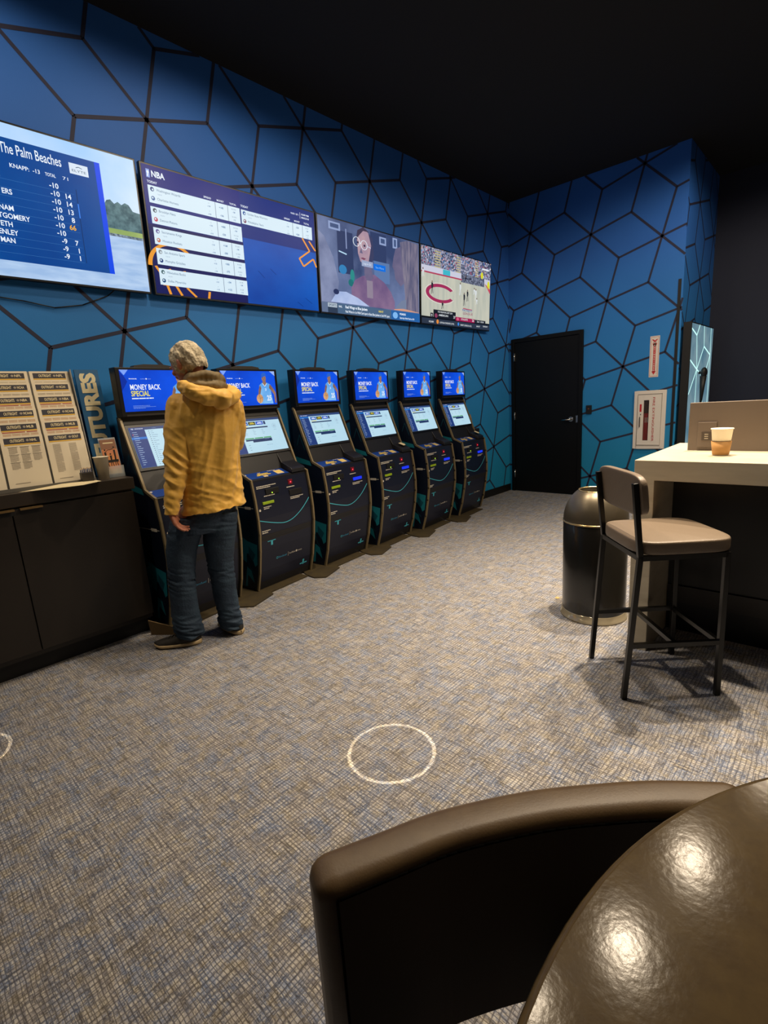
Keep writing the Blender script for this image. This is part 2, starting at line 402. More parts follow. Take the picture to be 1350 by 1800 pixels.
MB().box((x0-.01, -.008, z0), (x1+.01, -.002, z1), mat('cabinet_dark_inside', '#191414', .8)).build('cabinet_liner', r)
b = MB().cyl((-.033, -.0115, -.24), (-.033, -.0115, .06), .004, mat('extinguisher_red', '#a0141c', .3)); b.box((-.062, -.013, -.24), (-.012, -.010, .08), mat('extinguisher_red', '#a0141c', .3))
b.box((-.05, -.0138, -.03), (-.012, -.0132, .03), mat('extinguisher_label', '#a8a09a', .6)); b.box((-.05, -.0138, .09), (-.03, -.0102, .16), BLACK); b.build('extinguisher', r)
c = Canvas(flat_map((0, -.0262, 0), (1, 0, 0), (0, 0, 1), (0, -1, 0)))
c.text('FIRE EXTINGUISHER', .035, .265, .024, REDT, w=.52, rot=-PI/2, bold=.005); c.rect(-.108, .10, -.086, .19, RED)
c.rect(-.1, .06, -.09, .075, BLACK); c.path([(-X+.002, -Z+.002), (-X+.002, Z-.002), (X-.002, Z-.002), (X-.002, -Z+.002), (-X+.002, -Z+.002)], .0025, mat('seam_grey', '#6f675d', .7))
c.mb.build('cabinet_print', r, fix=False)
MB().box((-.105, -.040, -.08), (-.096, -.026, .04), mat('grey_plastic', '#57534f', .5)).build('cabinet_handle', r, .002)
# ---- glowing wall panel beside the column
PY0, PY1, PX = 6.665, 7.80, -1.445
r = empty('illuminated_panel', (-1.49, 7.16, 0), 0, 'tall black framed panel with glowing white angular lines beside the blue column', 'light panel')
MB().box((-1.53+1.49, PY0-7.16, 0), (PX+1.49-.004, PY1-7.16, 2.055), BLACK).build('panel_frame', r, .003)
c = Canvas(flat_map((PX+1.49-.003, -7.16, 0), (0, 1, 0), (0, 0, 1), (1, 0, 0)))
c.rect(PY0+.02, .03, PY1-.01, 2.04, em_noise('panel_glow', '#557c90', '#809ca6', 3, .85, light=True))
o_ = c.mb; nd = dict(a=(6.69, 1.98), b=(6.93, 1.92), c=(7.06, 2.04), d=(7.28, 2.04), e=(7.33, 1.81), f=(7.03, 1.54), g=(7.69, 1.72), h=(6.69, 1.64), i=(6.70, 1.26), j=(7.42, 1.44), k=(7.06, .70), l=(7.66, 2.04), m=(7.42, .95), n=(7.70, 1.12), o=(6.80, .40), p=(7.40, .40), q=(7.06, .06), r=(6.74, .03), s=(7.6, .03))
for e_ in 'ab cb bf de ef eg fh fi fk fj lg gj jm mn mk ko kp kq or ps gn'.split(): c.line(nd[e_[0]], nd[e_[1]], .018, em('#c8fff8', 1.15), 2)
o_.build('panel_face', r, fix=False)
b = MB().cyl((.045, -.03, 1.50), (.10, -.03, 1.50), .016, BLACK); b.ell((.10, -.03, 1.50), (.035, .05, .06), BLACK)
b.cyl((.095, -.03, 1.46), (.085, -.03, 1.14), .036, BLACK, r1=.012); b.build('panel_handle', r)
# ------------------------------------------------------------------ ceiling lamps
TRIM = mat('black_lamp_trim', '#101010', .5)
def spot(x, y, wt, ang=176, r=.05, parent=None, z=-.055):
    l = bpy.data.lights.new('lamp_light', 'SPOT'); l.energy = wt; l.color = WARM; l.spot_size = math.radians(ang); l.spot_blend = .35; l.shadow_soft_size = r
    o = bpy.data.objects.new('lamp_light', l); COL.objects.link(o); o.location = (0, 0, z)
    if parent: o.parent = parent
    return l
def lamp(x, y, wt, ws, parent):
    spot(x, y, wt, parent=parent, ang=62 if x < -2.5 and y > 0 else 84).spot_blend = 1.0
    w_ = spot(x, y, ws, parent=parent, ang=176, r=.07); w_.spot_blend = .3; w_.name = 'wall_fill'  # second wide spot added to each downlight to brighten the walls
where = ['above the bar, farther of two', 'above the bar, nearer of two', 'over the row of kiosks', 'over the leaflet cabinet', 'over the open carpet', 'beside the camera, right', 'over the right bar end', 'over the far right corner', 'over the alcove', 'behind the camera, centre', 'over the round table', 'behind the camera, left']
for (x, y, wt, ws), wh in zip(DOWN, where):
    r = empty('recessed_downlight', (x, y, CEIL), 0, 'round black recessed ceiling downlight '+wh, 'ceiling light', 'recessed ceiling downlights')
    b = MB().lathe([(.055, -.045), (.06, -.004), (.085, -.004), (.085, 0)], (0, 0, 0), TRIM, n=32); b.build('lamp_trim', r)
    lamp(x, y, wt, ws, r)
for i, (x, y) in enumerate(RINGS):
    r = empty('ring_projector', (x, y, CEIL), 0, ('ceiling projector casting the bright ring on open carpet', 'ceiling projector casting the ring at the left picture edge')[i], 'ceiling light', 'ring projecting ceiling lamps')
    MB().lathe([(.04, -.06), (.05, 0)], (0, 0, 0), TRIM, n=24).build('lamp_trim', r)
    l = bpy.data.lights.new('ring_light', 'SPOT'); l.energy = (60, 35)[i]; l.color = (1, .8, .5); l.spot_size = math.radians(12); l.spot_blend = 0; l.shadow_soft_size = .002
    l.use_nodes = True; nt = l.node_tree; L = nt.links.new
    e = nt.nodes['Emission']; tc = nt.nodes.new('ShaderNodeTexCoord'); s_ = nt.nodes.new('ShaderNodeSeparateXYZ'); L(tc.outputs['Normal'], s_.inputs[0])
    def mth(op, a, b_=0.0):
        n = nt.nodes.new('ShaderNodeMath'); n.operation = op
        for k, q in enumerate((a, b_)):
            if isinstance(q, (int, float)): n.inputs[k].default_value = q
            else: L(q, n.inputs[k])
        return n.outputs[0]
    rr = mth('SQRT', mth('ADD', mth('MULTIPLY', s_.outputs[0], s_.outputs[0]), mth('MULTIPLY', s_.outputs[1], s_.outputs[1])))
    t = mth('DIVIDE', rr, mth('ABSOLUTE', s_.outputs[2]))
    dlt = mth('ABSOLUTE', mth('SUBTRACT', t, .172/3.81))
    L(mth('MULTIPLY', mth('LESS_THAN', dlt, .0072/3.81), 26.0), e.inputs['Strength'])
    o = bpy.data.objects.new('ring_light', l); COL.objects.link(o); o.location = (0, 0, -.075); o.parent = r
# ------------------------------------------------------------------ wall televisions
BEZEL = mat('tv_bezel', '#0b0b10', .35)
TVS = [(.175, 1.655), (1.68, 3.158), (3.172, 4.598), (4.612, 6.045)]
ZT, ZB_ = 3.026, 2.212
def tv(i, label):
    y0, y1 = TVS[i]; w_ = y1-y0
    r = empty('wall_television', (XL, (y0+y1)/2, ZB_), 0, label, 'television', 'row of televisions on the blue wall')
    # the set leans slightly forward at its top
    ang = math.atan2(.04, ZT-ZB_)
    hgt = math.hypot(.04, ZT-ZB_)
    V = Vector((math.sin(ang), 0, math.cos(ang))); N = Vector((math.cos(ang), 0, -math.sin(ang))); U = Vector((0, 1, 0))
    O = Vector((.06, -w_/2, 0))
    T = Matrix((N, U, V)).transposed().to_4x4(); T.translation = O
    MB().box((-.035, 0, 0), (0, w_, hgt), BEZEL, T).build('housing', r, .003)
    MB().box((0, w_/2-.25, .2), (.04, w_/2+.25, .6), BLACK, Matrix.Translation((0, -w_/2, 0))).build('wall_bracket', r)
    bz = .012
    sw, sh = w_-2*bz, hgt-2*bz
    O2 = O+U*bz+V*bz+N*.001
    return r, Canvas(lambda x, y, h: O2+U*(x*sw)+V*(y*sh)+N*h), sw, sh
class NC:
    """normalised canvas: text heights given as a share of picture height"""
    pass
# ---- TV 1 golf leaderboard
r, c, sw, sh = tv(0, 'large television at left showing a golf leaderboard over a lake')
c.rect(0, .40, 1, 1, em_noise('golf_sky', '#a4cdf8', '#cfe4fb', 1.6, 1.05, light=True)); c.rect(0, 0, 1, .405, em_noise('golf_lake', '#9dbde6', '#b8d2f2', 10, 1.0, (.2, .6, 3), light=True))
c.rect(.40, .415, 1, .46, em_noise('golf_grass', '#7f9f58', '#9db36a', 6), 2); c.rect(.40, .398, 1, .418, em_noise('golf_bank', '#3b4a5a', '#8fa3b5', 60), 3)
pts = [(.40, .455)]; rr = random.Random(3)
for k in range(40):
    x = .40+.6*k/39; env = .20*(1-max(0, (x-.93))*2.2) if x > .86 else .15
    pts.append((x, .46+env*(.80+.25*rr.random())))
pts.append((1, .455)); c.poly(pts, em_noise('golf_trees', '#2c4f5c', '#5d8088', 30), 3)
P_ = em_noise('golf_panel', '#023a86', '#02509c', 1.2, 1, light=True)
c.rect(0, .107, .845, .908, P_, 4); c.rect(.832, .107, .853, .908, em('#0648e8'), 5)
WH = em('#e9f3ff'); WH2 = em('#c5dbf5')
c.text('The Palm Beaches', .497, .812, .066, WH, w=.207, l=6, bold=.008)
c.text('KNAPP:  -13', .521, .727, .026, WH, w=.10, l=6, bold=.015); c.text('TOTAL', .639, .727, .022, WH, w=.037, l=6, bold=.015); c.text('71', .701, .727, .022, WH, w=.02, l=6)
c.rect(.732, .785, .803, .858, em('#dce9f8'), 6); c.text('ELYTE', .741, .802, .016, em('#3a5a78'), w=.053, l=7); c.line((.757, .832), (.768, .840), .004, em('#3a5a78'), 7); c.line((.768, .840), (.78, .832), .004, em('#3a5a78'), 7)
names = ['MICHAEL', '', 'ROGERS', '', 'PUTNAM', 'MONTGOMERY', 'SPIETH', 'HENLEY', 'HOFFMAN', '']
names[0] = 'L'; sc = [('-10', ''), ('-10', '14'), ('-10', '14'), ('-10', '13'), ('-10', '8'), ('-10', '66'), ('-10', ''), ('-9', '7'), ('-9', '1'), ('-9', '1')]
lab = [('L', .483), ('', 0), ('ERS', .513), ('', 0), ('NAM', .508), ('NTGOMERY', .558), ('ETH', .495), ('ENLEY', .509), ('MAN', .494), ('', 0)]
for k in range(10):
    y = .655-k*.0535
    c.text(sc[k][0], .680, y, .034, WH, al='r', l=6, bold=.02, sx=.52)
    if sc[k][1]: c.text(sc[k][1], .722, y-.002, .034, em('#f2b43a') if sc[k][1] == '66' else WH, al='r', l=6, bold=.02, sx=.52)
    if lab[k][0]: c.text(lab[k][0], lab[k][1], y, .033, WH, al='r', l=6, bold=.02, sx=.47)
    c.rect(.2, y-.014, .735, y-.0125, em('#3f78b8'), 5)
c.line((.745, .68), (.742, .16), .0025, em('#0a2d5c'), 5); c.line((.7445, .58), (.744, .48), .004, em('#3f86ef'), 6)
c.mb.build('screen', r, fix=False)
# ---- TV 2 odds board
r, c, sw, sh = tv(1, 'television showing a blue basketball odds board with white rows')
c.rect(0, 0, 1, 1, em_noise('odds_background', '#03308c', '#0b62c8', 1.5, 1, (1, .6, 1), light=True, lo=.3, hi=.7)); 
c.rect(0, 0, .5, .55, em('#101858'), 2); c.rect(0, .55, .5, 1, em('#0b2078'), 2); c.rect(.5, .6, 1, 1, em('#082a7a'), 2)
OR = em('#eb9a32')
c.ring(.10, .22, .115, .02, OR, 4, ry=.19, a0=.3, a1=PI*1.0)
for x0, y0, x1, y1 in ((.035, .075, .12, .08), (.055, .075, .068, .0), (.10, .075, .125, .0), (.155, .07, .20, .0), (.275, .06, .268, .0), (.075, .21, .095, .17), (.15, .21, .16, .17), (.225, .2, .24, .15), (.01, .22, .04, .14)): c.line((x0, y0), (x1, y1), .013, OR, 4)
c.path([(.903, .72), (.953, .606), (.873, .512), (.902, .44), (.978, .533), (1.0, .455)], .012, OR, 4); c.path([(.952, .706), (.998, .62)], .012, OR, 4)
CARD = em('#d8ecf8', 1, True); INK = em('#4a6a90'); INK2 = em('#1c62a0'); LG = em('#8fa6c0')
c.text('NBA', .042, .918, .045, WH, w=.062, l=5, bold=.03); c.poly([(.018, .905), (.034, .905), (.034, .968), (.018, .968)], em('#8ea8e8'), 5); c.disc(.026, .945, .005, WH, 6, ry=.012); c.line((.026, .935), (.023, .912), .005, WH, 6)
c.text('TODAY', .018, .866, .018, WH, w=.046, l=5, bold=.02); c.text('TODAY', .502, .868, .018, WH, w=.046, l=5, bold=.02)
def odds(x0, x1, yt, yb, t1, t2, m1, m2, tot, c1, c2):
    W_ = x1-x0; k = W_/.475
    c.rect(x0, yb, x1, yt, CARD, 5)
    d1, d2 = x0+W_*.705, x0+W_*.853
    c.line((d1, yb), (d1, yt), .002, em('#2a3f74'), 6); c.line((d2, yb), (d2, yt), .002, em('#2a3f74'), 6)
    hgt = yt-yb
    c.text(t1, x0+.038*k, yt-.036, .019, INK, l=6, sx=.5); c.text(t2, x0+.038*k, yt-.105, .019, INK, l=6, sx=.5)
    c.text('7:00 PM', x0+.042*k, yt-.063, .009, LG, l=6, sx=.5)
    c.disc(x0+.019*k, yt-.028, .009, em(c1), 6, ry=.017); c.disc(x0+.019*k, yt-.097, .009, em(c2), 6, ry=.017); c.disc(x0+.021*k, yt-.031, .004, CARD, 7, ry=.008); c.disc(x0+.017*k, yt-.094, .004, CARD, 7, ry=.007)
    for q, (s1, s2) in enumerate((('+4', '-110'), ('-4', '-110'))):
        yy = yt-.028-q*.066
        c.text(s1, x0+W_*.63, yy, .010, LG, al='c', l=6, sx=.5); c.text(s2, x0+W_*.63, yy-.026, .012, INK2, al='c', l=6, bold=.02, sx=.55)
        c.text((m1, m2)[q], x0+W_*.775, yy-.016, .016, INK2, al='c', l=6, bold=.02, sx=.5)
        c.text(('Ov ', 'Un ')[q]+tot, x0+W_*.925, yy, .011, INK, al='c', l=6, sx=.45); c.text(('-108', '-112')[q], x0+W_*.925, yy-.026, .012, INK2, al='c', l=6, bold=.02, sx=.5)
rows = [(.849, .716, 'Washington Wizards', 'Charlotte Hornets', '+140', '-166', '219.5', '#24407e', '#4a6aa0'), (.688, .556, 'Brooklyn Nets', 'Detroit Pistons', '+400', '-520', '216.5', '#404a58', '#c04058'),
        (.527, .396, 'Sacramento Kings', 'Houston Rockets', '+168', '-200', '230.5', '#6a62a0', '#c06a50'), (.366, .236, 'San Antonio Spurs', 'Memphis Grizzlies', '+300', '-375', '242.5', '#8a9098', '#1a3c78'),
        (.205, .072, 'Milwaukee Bucks', 'Dallas Mavericks', '-104', '+122', '228', '#4a6a70', '#184a78')]
for k, (yt, yb, a_, b_, m1, m2, tt, c1, c2) in enumerate(rows): odds(.018+k*.001, .494+k*.002, yt, yb, a_, b_, m1, m2, tt, c1, c2)
odds(.502, .978, .846, .722, 'Golden State Warriors', 'Philadelphia 76ers', '-320', '+260', '227', '#2a5aa0', '#7a3a5a')
for X, t in ((.314, 'SPREAD'), (.385, 'MONEY'), (.456, 'TOTAL'), (.80, 'SPREAD'), (.871, 'MONEY'), (.94, 'TOTAL')): c.text(t, X, .862 if X < .5 else .862, .015, WH, al='c', l=6, bold=.02, w=.04)
c.text('PAGE 1 OF 1', .83, .930, .015, WH, l=6, bold=.02, w=.055); c.text('10:09 PM', .905, .942, .016, WH, l=6, bold=.02, w=.055); c.text('MARCH 01', .905, .912, .016, WH, l=6, bold=.02, w=.055); c.line((.895, .905), (.895, .965), .002, WH, 6)
for a_, b_ in (((.58, .32), (.62, .26)), ((.66, .36), (.70, .31)), ((.9, .12), (.95, .07)), ((.84, .07), (.88, .03))): c.line(a_, b_, .004, em('#06307c'), 4)
c.mb.build('screen', r, fix=False)
# ---- TV 3 film scene
r, c, sw, sh = tv(2, 'television showing a bespectacled face in a film close-up above a score ticker')
c.rect(0, 0, 1, 1, em_noise('film_background', '#35456e', '#6b7ba4', 2.2, 1, light=True)); 
c.poly([(0, .1), (.13, .1), (.16, .35), (.12, .6), (.05, .8), (0, .85)], em_noise('film_blur_grey', '#59658c', '#8791b4', 4), 2)
c.rect(.16, .45, .30, .9, em('#2b3a62'), 2); c.rect(.50, .42, .66, .66, em('#5c79a8'), 3); c.rect(.47, .66, .63, .98, em('#2f3e66'), 2)
for x0, y0, x1, y1 in ((.09, .89, .19, .97), (.56, .86, .63, .95), (.70, .86, .75, .98)):
    c.rect(x0, y0, x1, y1, em('#90a2cc'), 3); c.rect(x0+.014, y0+.02, x1-.014, y1-.018, em('#41547e'), 4)
c.rect(.235, .72, .245, .93, em('#8795bf'), 3); c.path([(.17, .68), (.24, .66)], .014, em('#b2d6f0'), 3); c.disc(.20, .49, .035, em('#2f7fb8'), 3, ry=.05)
c.disc(.285, .44, .02, em('#2a8a88'), 4, ry=.07); c.disc(.27, .36, .025, em('#1f6f74'), 4, ry=.04)
SK = em_noise('film_skin', '#96809c', '#b99aa4', 5); SKD = em_noise('film_skin_shadow', '#5c5a7c', '#746c8a', 5)
c.poly([(.345, .70), (.34, .85), (.36, .95), (.40, .99), (.45, .95), (.475, .82), (.47, .68), (.44, .60), (.40, .585), (.365, .62)], SK, 5)
c.poly([(.44, .60), (.475, .82), (.45, .95), (.49, .9), (.50, .7), (.47, .6)], em('#3a3f62'), 6); c.poly([(.33, .84), (.345, .95), (.40, 1), (.46, .96), (.40, .96), (.36, .9)], em('#3f3850'), 6)
for X in (.333, .405): c.ring(X, .825 if X < .38 else .805, .03, .006, em('#dfe9f5'), 7, ry=.05)
c.line((.362, .82), (.378, .815), .008, em('#dfe9f5'), 7); c.line((.44, .80), (.47, .79), .008, em('#c8d2ea'), 7)
c.poly([(.36, .71), (.375, .77), (.39, .71)], SKD, 7); c.poly([(.365, .655), (.39, .667), (.42, .66), (.40, .64)], em('#7a4660'), 7); c.disc(.345, .82, .008, em('#2a2a48'), 8, ry=.012); c.disc(.408, .80, .009, em('#2a2a48'), 8, ry=.013)
c.poly([(.27, .12), (.27, .30), (.31, .40), (.38, .46), (.50, .50), (.60, .43), (.67, .33), (.71, .22), (.71, .12)], em_noise('film_shirt', '#6a547e', '#866c8e', 5), 5)
c.poly([(.40, .60), (.40, .48), (.43, .38), (.49, .46), (.46, .62)], SKD, 5); c.rect(.42, .22, .48, .42, em('#8f8296'), 6)
c.poly([(.73, .86), (.705, .75), (.69, .64), (.71, .60), (.72, .5), (.78, .42), (.85, .5), (.87, .8), (.82, .92)], SKD, 5); c.poly([(.78, .95), (.83, .3), (.80, .12), (.99, .12), (.99, .98), (.86, .99)], em_noise('film_hair', '#5a5a78', '#8a8294', 5, 1, (1, 6, 1)), 6)
c.poly([(.08, .12), (.14, .24), (.22, .25), (.33, .20), (.44, .12)], em_noise('film_sheet', '#8fa6d6', '#b7c6ea', 4), 7); c.disc(.13, .235, .025, em('#23305a'), 8, ry=.03); c.poly([(.71, .14), (.78, .24), (.84, .27), (.84, .14)], em('#73809c'), 8)
c.poly([(.70, .13), (.80, .15), (.99, .125), (.99, .12), (.70, .12)], em('#d59a80'), 8)
c.rect(.375, .57, .485, .635, em('#9aa7c8'), 9); c.text('Log In Or', .392, .592, .022, WH, w=.075, l=10); c.rect(.492, .555, .615, .625, em('#0a6fe0'), 9); c.text('See More', .512, .577, .022, em('#8cc4ff'), w=.085, l=10)
TK = em('#34506e'); c.rect(0, 0, .05, .11, em('#5f708f'), 9); c.rect(.05, 0, .665, .11, em('#2c3c54'), 9); c.rect(.135, .0, .665, .11, em('#4a6584'), 10); c.rect(.665, 0, 1, .112, em('#2460a4'), 10)
c.rect(.05, .06, .13, .105, em('#b8c6d4'), 11); c.text('SPORTS', .057, .07, .025, em('#44586e'), w=.066, l=12, bold=.02)
c.text('NHL', .145, .067, .022, WH, w=.03, l=12, bold=.02); c.text('Red Wings vs Blue Jackets', .205, .066, .03, WH, w=.21, l=12, bold=.03); c.text('8:00 ET', .53, .066, .022, em('#ecd84a'), w=.05, l=12, bold=.02)
c.text('Red Wings in 1st Wild Card spot in East; Blue Jackets in 2nd WC spot', .205, .018, .026, WH, w=.44, l=12, bold=.02); c.disc(.71, .055, .028, em('#7fb8f0'), 12, ry=.04)
c.text('PREMIERE', .76, .066, .024, WH, w=.07, l=12, bold=.02); c.text('Saturday Night Final on SN', .76, .020, .022, WH, w=.17, l=12, bold=.02)
c.mb.build('screen', r, fix=False)
# ---- TV 4 basketball game
r, c, sw, sh = tv(3, 'television farthest from the camera showing a basketball game on a tan court')
c.rect(0, .1, 1, .7, em_noise('court_wood', '#b4b8ac', '#c6c6b6', 3, 1, (1, 6, 1), light=True)); c.rect(0, .74, 1, 1, em_noise('crowd', '#31405e', '#a8a8c0', 45, 1, lo=.4, hi=.6), 2)
rr = random.Random(11)
for k in range(420):
    x = rr.random(); y = .75+rr.random()*.24
    if .17 < x < .25 or .47 < x < .53: continue
    c.rect(x, y, x+.008, y+.018, em(rr.choice(['#1d2440', '#e2e4ee', '#2f7fd0', '#b8324c', '#20283c', '#8fa2c8', '#caa088'])), 3)
for x0, x1 in ((.17, .25), (.47, .53), (.75, .8)):
    for k in range(7): c.rect(x0, .76+k*.033, x1, .776+k*.033, em('#b8ae84'), 3)
c.rect(0, .68, 1, .76, em('#c9cadc'), 3); c.rect(.28, .685, .38, .755, em('#3fb5c8'), 4); c.rect(.54, .64, .9, .76, em_noise('bench', '#1a2036', '#8890a8', 60), 4); c.rect(0, .665, .55, .685, em('#b0405c'), 4)
c.poly([(.9, .7), (1, .62), (1, .55), (.93, .66)], em('#c4485c'), 5); c.disc(.86, .80, .02, em('#d8d830'), 5, ry=.05); c.disc(.97, .68, .02, em('#d8d830'), 5, ry=.06)
MR = em('#a02c58'); c.ring(.25, .425, .175, .042, MR, 5, ry=.105, a0=.55, a1=2*PI-.55, n=36); c.ring(.25, .425, .205, .006, em('#e8e0d8'), 5, ry=.135, a0=.5, a1=2*PI-.5, n=36)
DKP = em('#20222e'); WHP = em('#d6dce0')
for x, y0, y1, m_ in ((.135, .40, .575, DKP), (.273, .22, .33, DKP), (.585, .31, .50, DKP), (.634, .38, .55, DKP), (.525, .45, .63, WHP), (.765, .42, .59, WHP), (.60, .66, .74, DKP), (.78, .36, .46, WHP), (.74, .5, .6, WHP), (.02, .6, .72, WHP)):
    hh_ = y1-y0; c.disc(x, y1-.012, .006, em('#6a4a3c'), 7, ry=.014); c.poly([(x-.011, y1-.025), (x+.011, y1-.025), (x+.009, y0+hh_*.45), (x-.009, y0+hh_*.45)], m_, 6); c.line((x-.004, y0+hh_*.5), (x-.012, y0), .006, m_, 6); c.line((x+.004, y0+hh_*.5), (x+.010, y0+.01), .006, m_, 6); c.line((x+.009, y1-.03), (x+.018, y0+hh_*.55), .004, m_, 6)
c.text('PATRIOT', .56, .235, .032, em('#5a6ea8'), w=.15, l=6, bold=.02); c.text('LEAGUE', .57, .19, .032, em('#a06a78'), w=.15, l=6, bold=.02); c.line((.57, .275), (.71, .268), .012, em('#b8485c'), 6)
c.rect(0, 0, 1, .075, em('#2c3648'), 7); c.rect(.11, .085, .145, .15, em('#1c1c26'), 8); c.text('9', .12, .10, .035, WHP, l=9, bold=.02, sx=.6)
c.rect(.15, .09, .46, .20, em('#141822'), 8); c.text('10-0 RUN IN LAST 2:34', .21, .165, .022, WHP, w=.2, l=9, bold=.02); c.text('AMERICAN', .22, .12, .026, WHP, w=.13, l=9, bold=.02); c.text('37', .425, .11, .036, WHP, w=.03, l=10, bold=.02); c.disc(.185, .12, .02, em('#8a3a5c'), 9, ry=.03)
c.rect(.46, .085, .75, .14, em('#a01c50'), 8); c.text('COLGATE', .54, .105, .024, WHP, w=.1, l=9, bold=.02); c.text('26', .71, .10, .034, WHP, w=.03, l=9, bold=.02); c.disc(.49, .11, .018, em('#d05a7c'), 9, ry=.022); c.rect(.75, .085, .93, .135, em('#20242e'), 8); c.text('2nd  10:34', .79, .10, .022, WHP, w=.11, l=9, bold=.02)
c.text('NCAAM', .09, .02, .024, WHP, w=.06, l=9, bold=.02); c.disc(.205, .04, .016, em('#e08a3c'), 9, ry=.03); c.text('LOYOLA CHICAGO (19-9)', .235, .022, .022, WHP, w=.2, l=9, bold=.02); c.disc(.5, .04, .012, em('#3c8ae0'), 9, ry=.024); c.text('SAINT LOUIS (16-12)', .53, .022, .022, WHP, w=.17, l=9, bold=.02); c.text('3:00 ET', .78, .03, .02, WHP, w=.06, l=9, bold=.02); c.text('SUNDAY', .89, .04, .02, WHP, w=.08, l=9, bold=.02)
c.rect(.86, .885, .97, .91, em('#dfe4ee'), 9)
c.mb.build('screen', r, fix=False)
# ---- loose cable under the first television
P = [(-3.66, .62, 2.25), (-3.69, .72, 2.12), (-3.69, .90, 2.105), (-3.69, 1.06, 2.08), (-3.69, 1.22, 2.11), (-3.685, 1.38, 2.18), (-3.66, 1.45, 2.24)]
o = MB().tube([Vector(p) for p in P], .0035, BLACK).build('cable'); tag(o, 'thin black cable sagging on the blue wall below the golf television', 'cable')
# ------------------------------------------------------------------ betting kiosks
KB = mat('kiosk_black_shell', '#17171b', .42); KN = mat('kiosk_navy_panel', '#10162c', .4); KTRIM = mat('kiosk_bronze_edge', '#87785a', .4, .2); KGREY = mat('kiosk_dark_grey', '#2b2724', .5)
KSIDE = mat('kiosk_side_graphic', '#050f24', .45); TEAL = mat('kiosk_teal_print', '#17788a', .5); TEAL2 = mat('kiosk_teal_print_dark', '#0c4a5c', .5); CY = mat('kiosk_cyan_print', '#4cc0d8', .5); PRT = mat('kiosk_white_print', '#d9d3c6', .6)
YP = mat('kiosk_yellow_print', '#e2c24a', .6); BLUEP = mat('kiosk_blue_decal', '#123a8c', .35); CREAM = mat('kiosk_cream_print', '#dfc58a', .6)
KW = .58
PROF = [(0, 0), (.045, .15), (.08, .33), (.098, .46), (.10, .57), (.09, .72), (.068, .87), (-.045, .92), (-.21, 1.362)]
def px_at(z, P=PROF[:7]):
    for (x0, z0), (x1, z1) in zip(P[:-1], P[1:]):
        if z <= z1: return x0+(x1-x0)*(z-z0)/(z1-z0)
    return P[-1][0]
def inset(d):
    return [(0-d, 0), (.045-d, .15), (.08-d, .33), (.098-d, .46), (.10-d, .57), (.09-d, .72), (.068-d, .865), (.06-d, .875-d*.3), (-.045-d*.5, .92-d), (-.21-d*.7, 1.362-d*.5), (-.21-d*.7, 1.385)]
def seg_canvas(a, b_, off=.0):
    A = Vector((a[0], 0, a[1])); B = Vector((b_[0], 0, b_[1])); V = (B-A).normalized(); U = Vector((0, 1, 0)); N = U.cross(V)
    if N.x < 0 and N.z <= 0: N = -N
    A2 = A+N*off
    return Canvas(flat_map(A2, U, V, N))
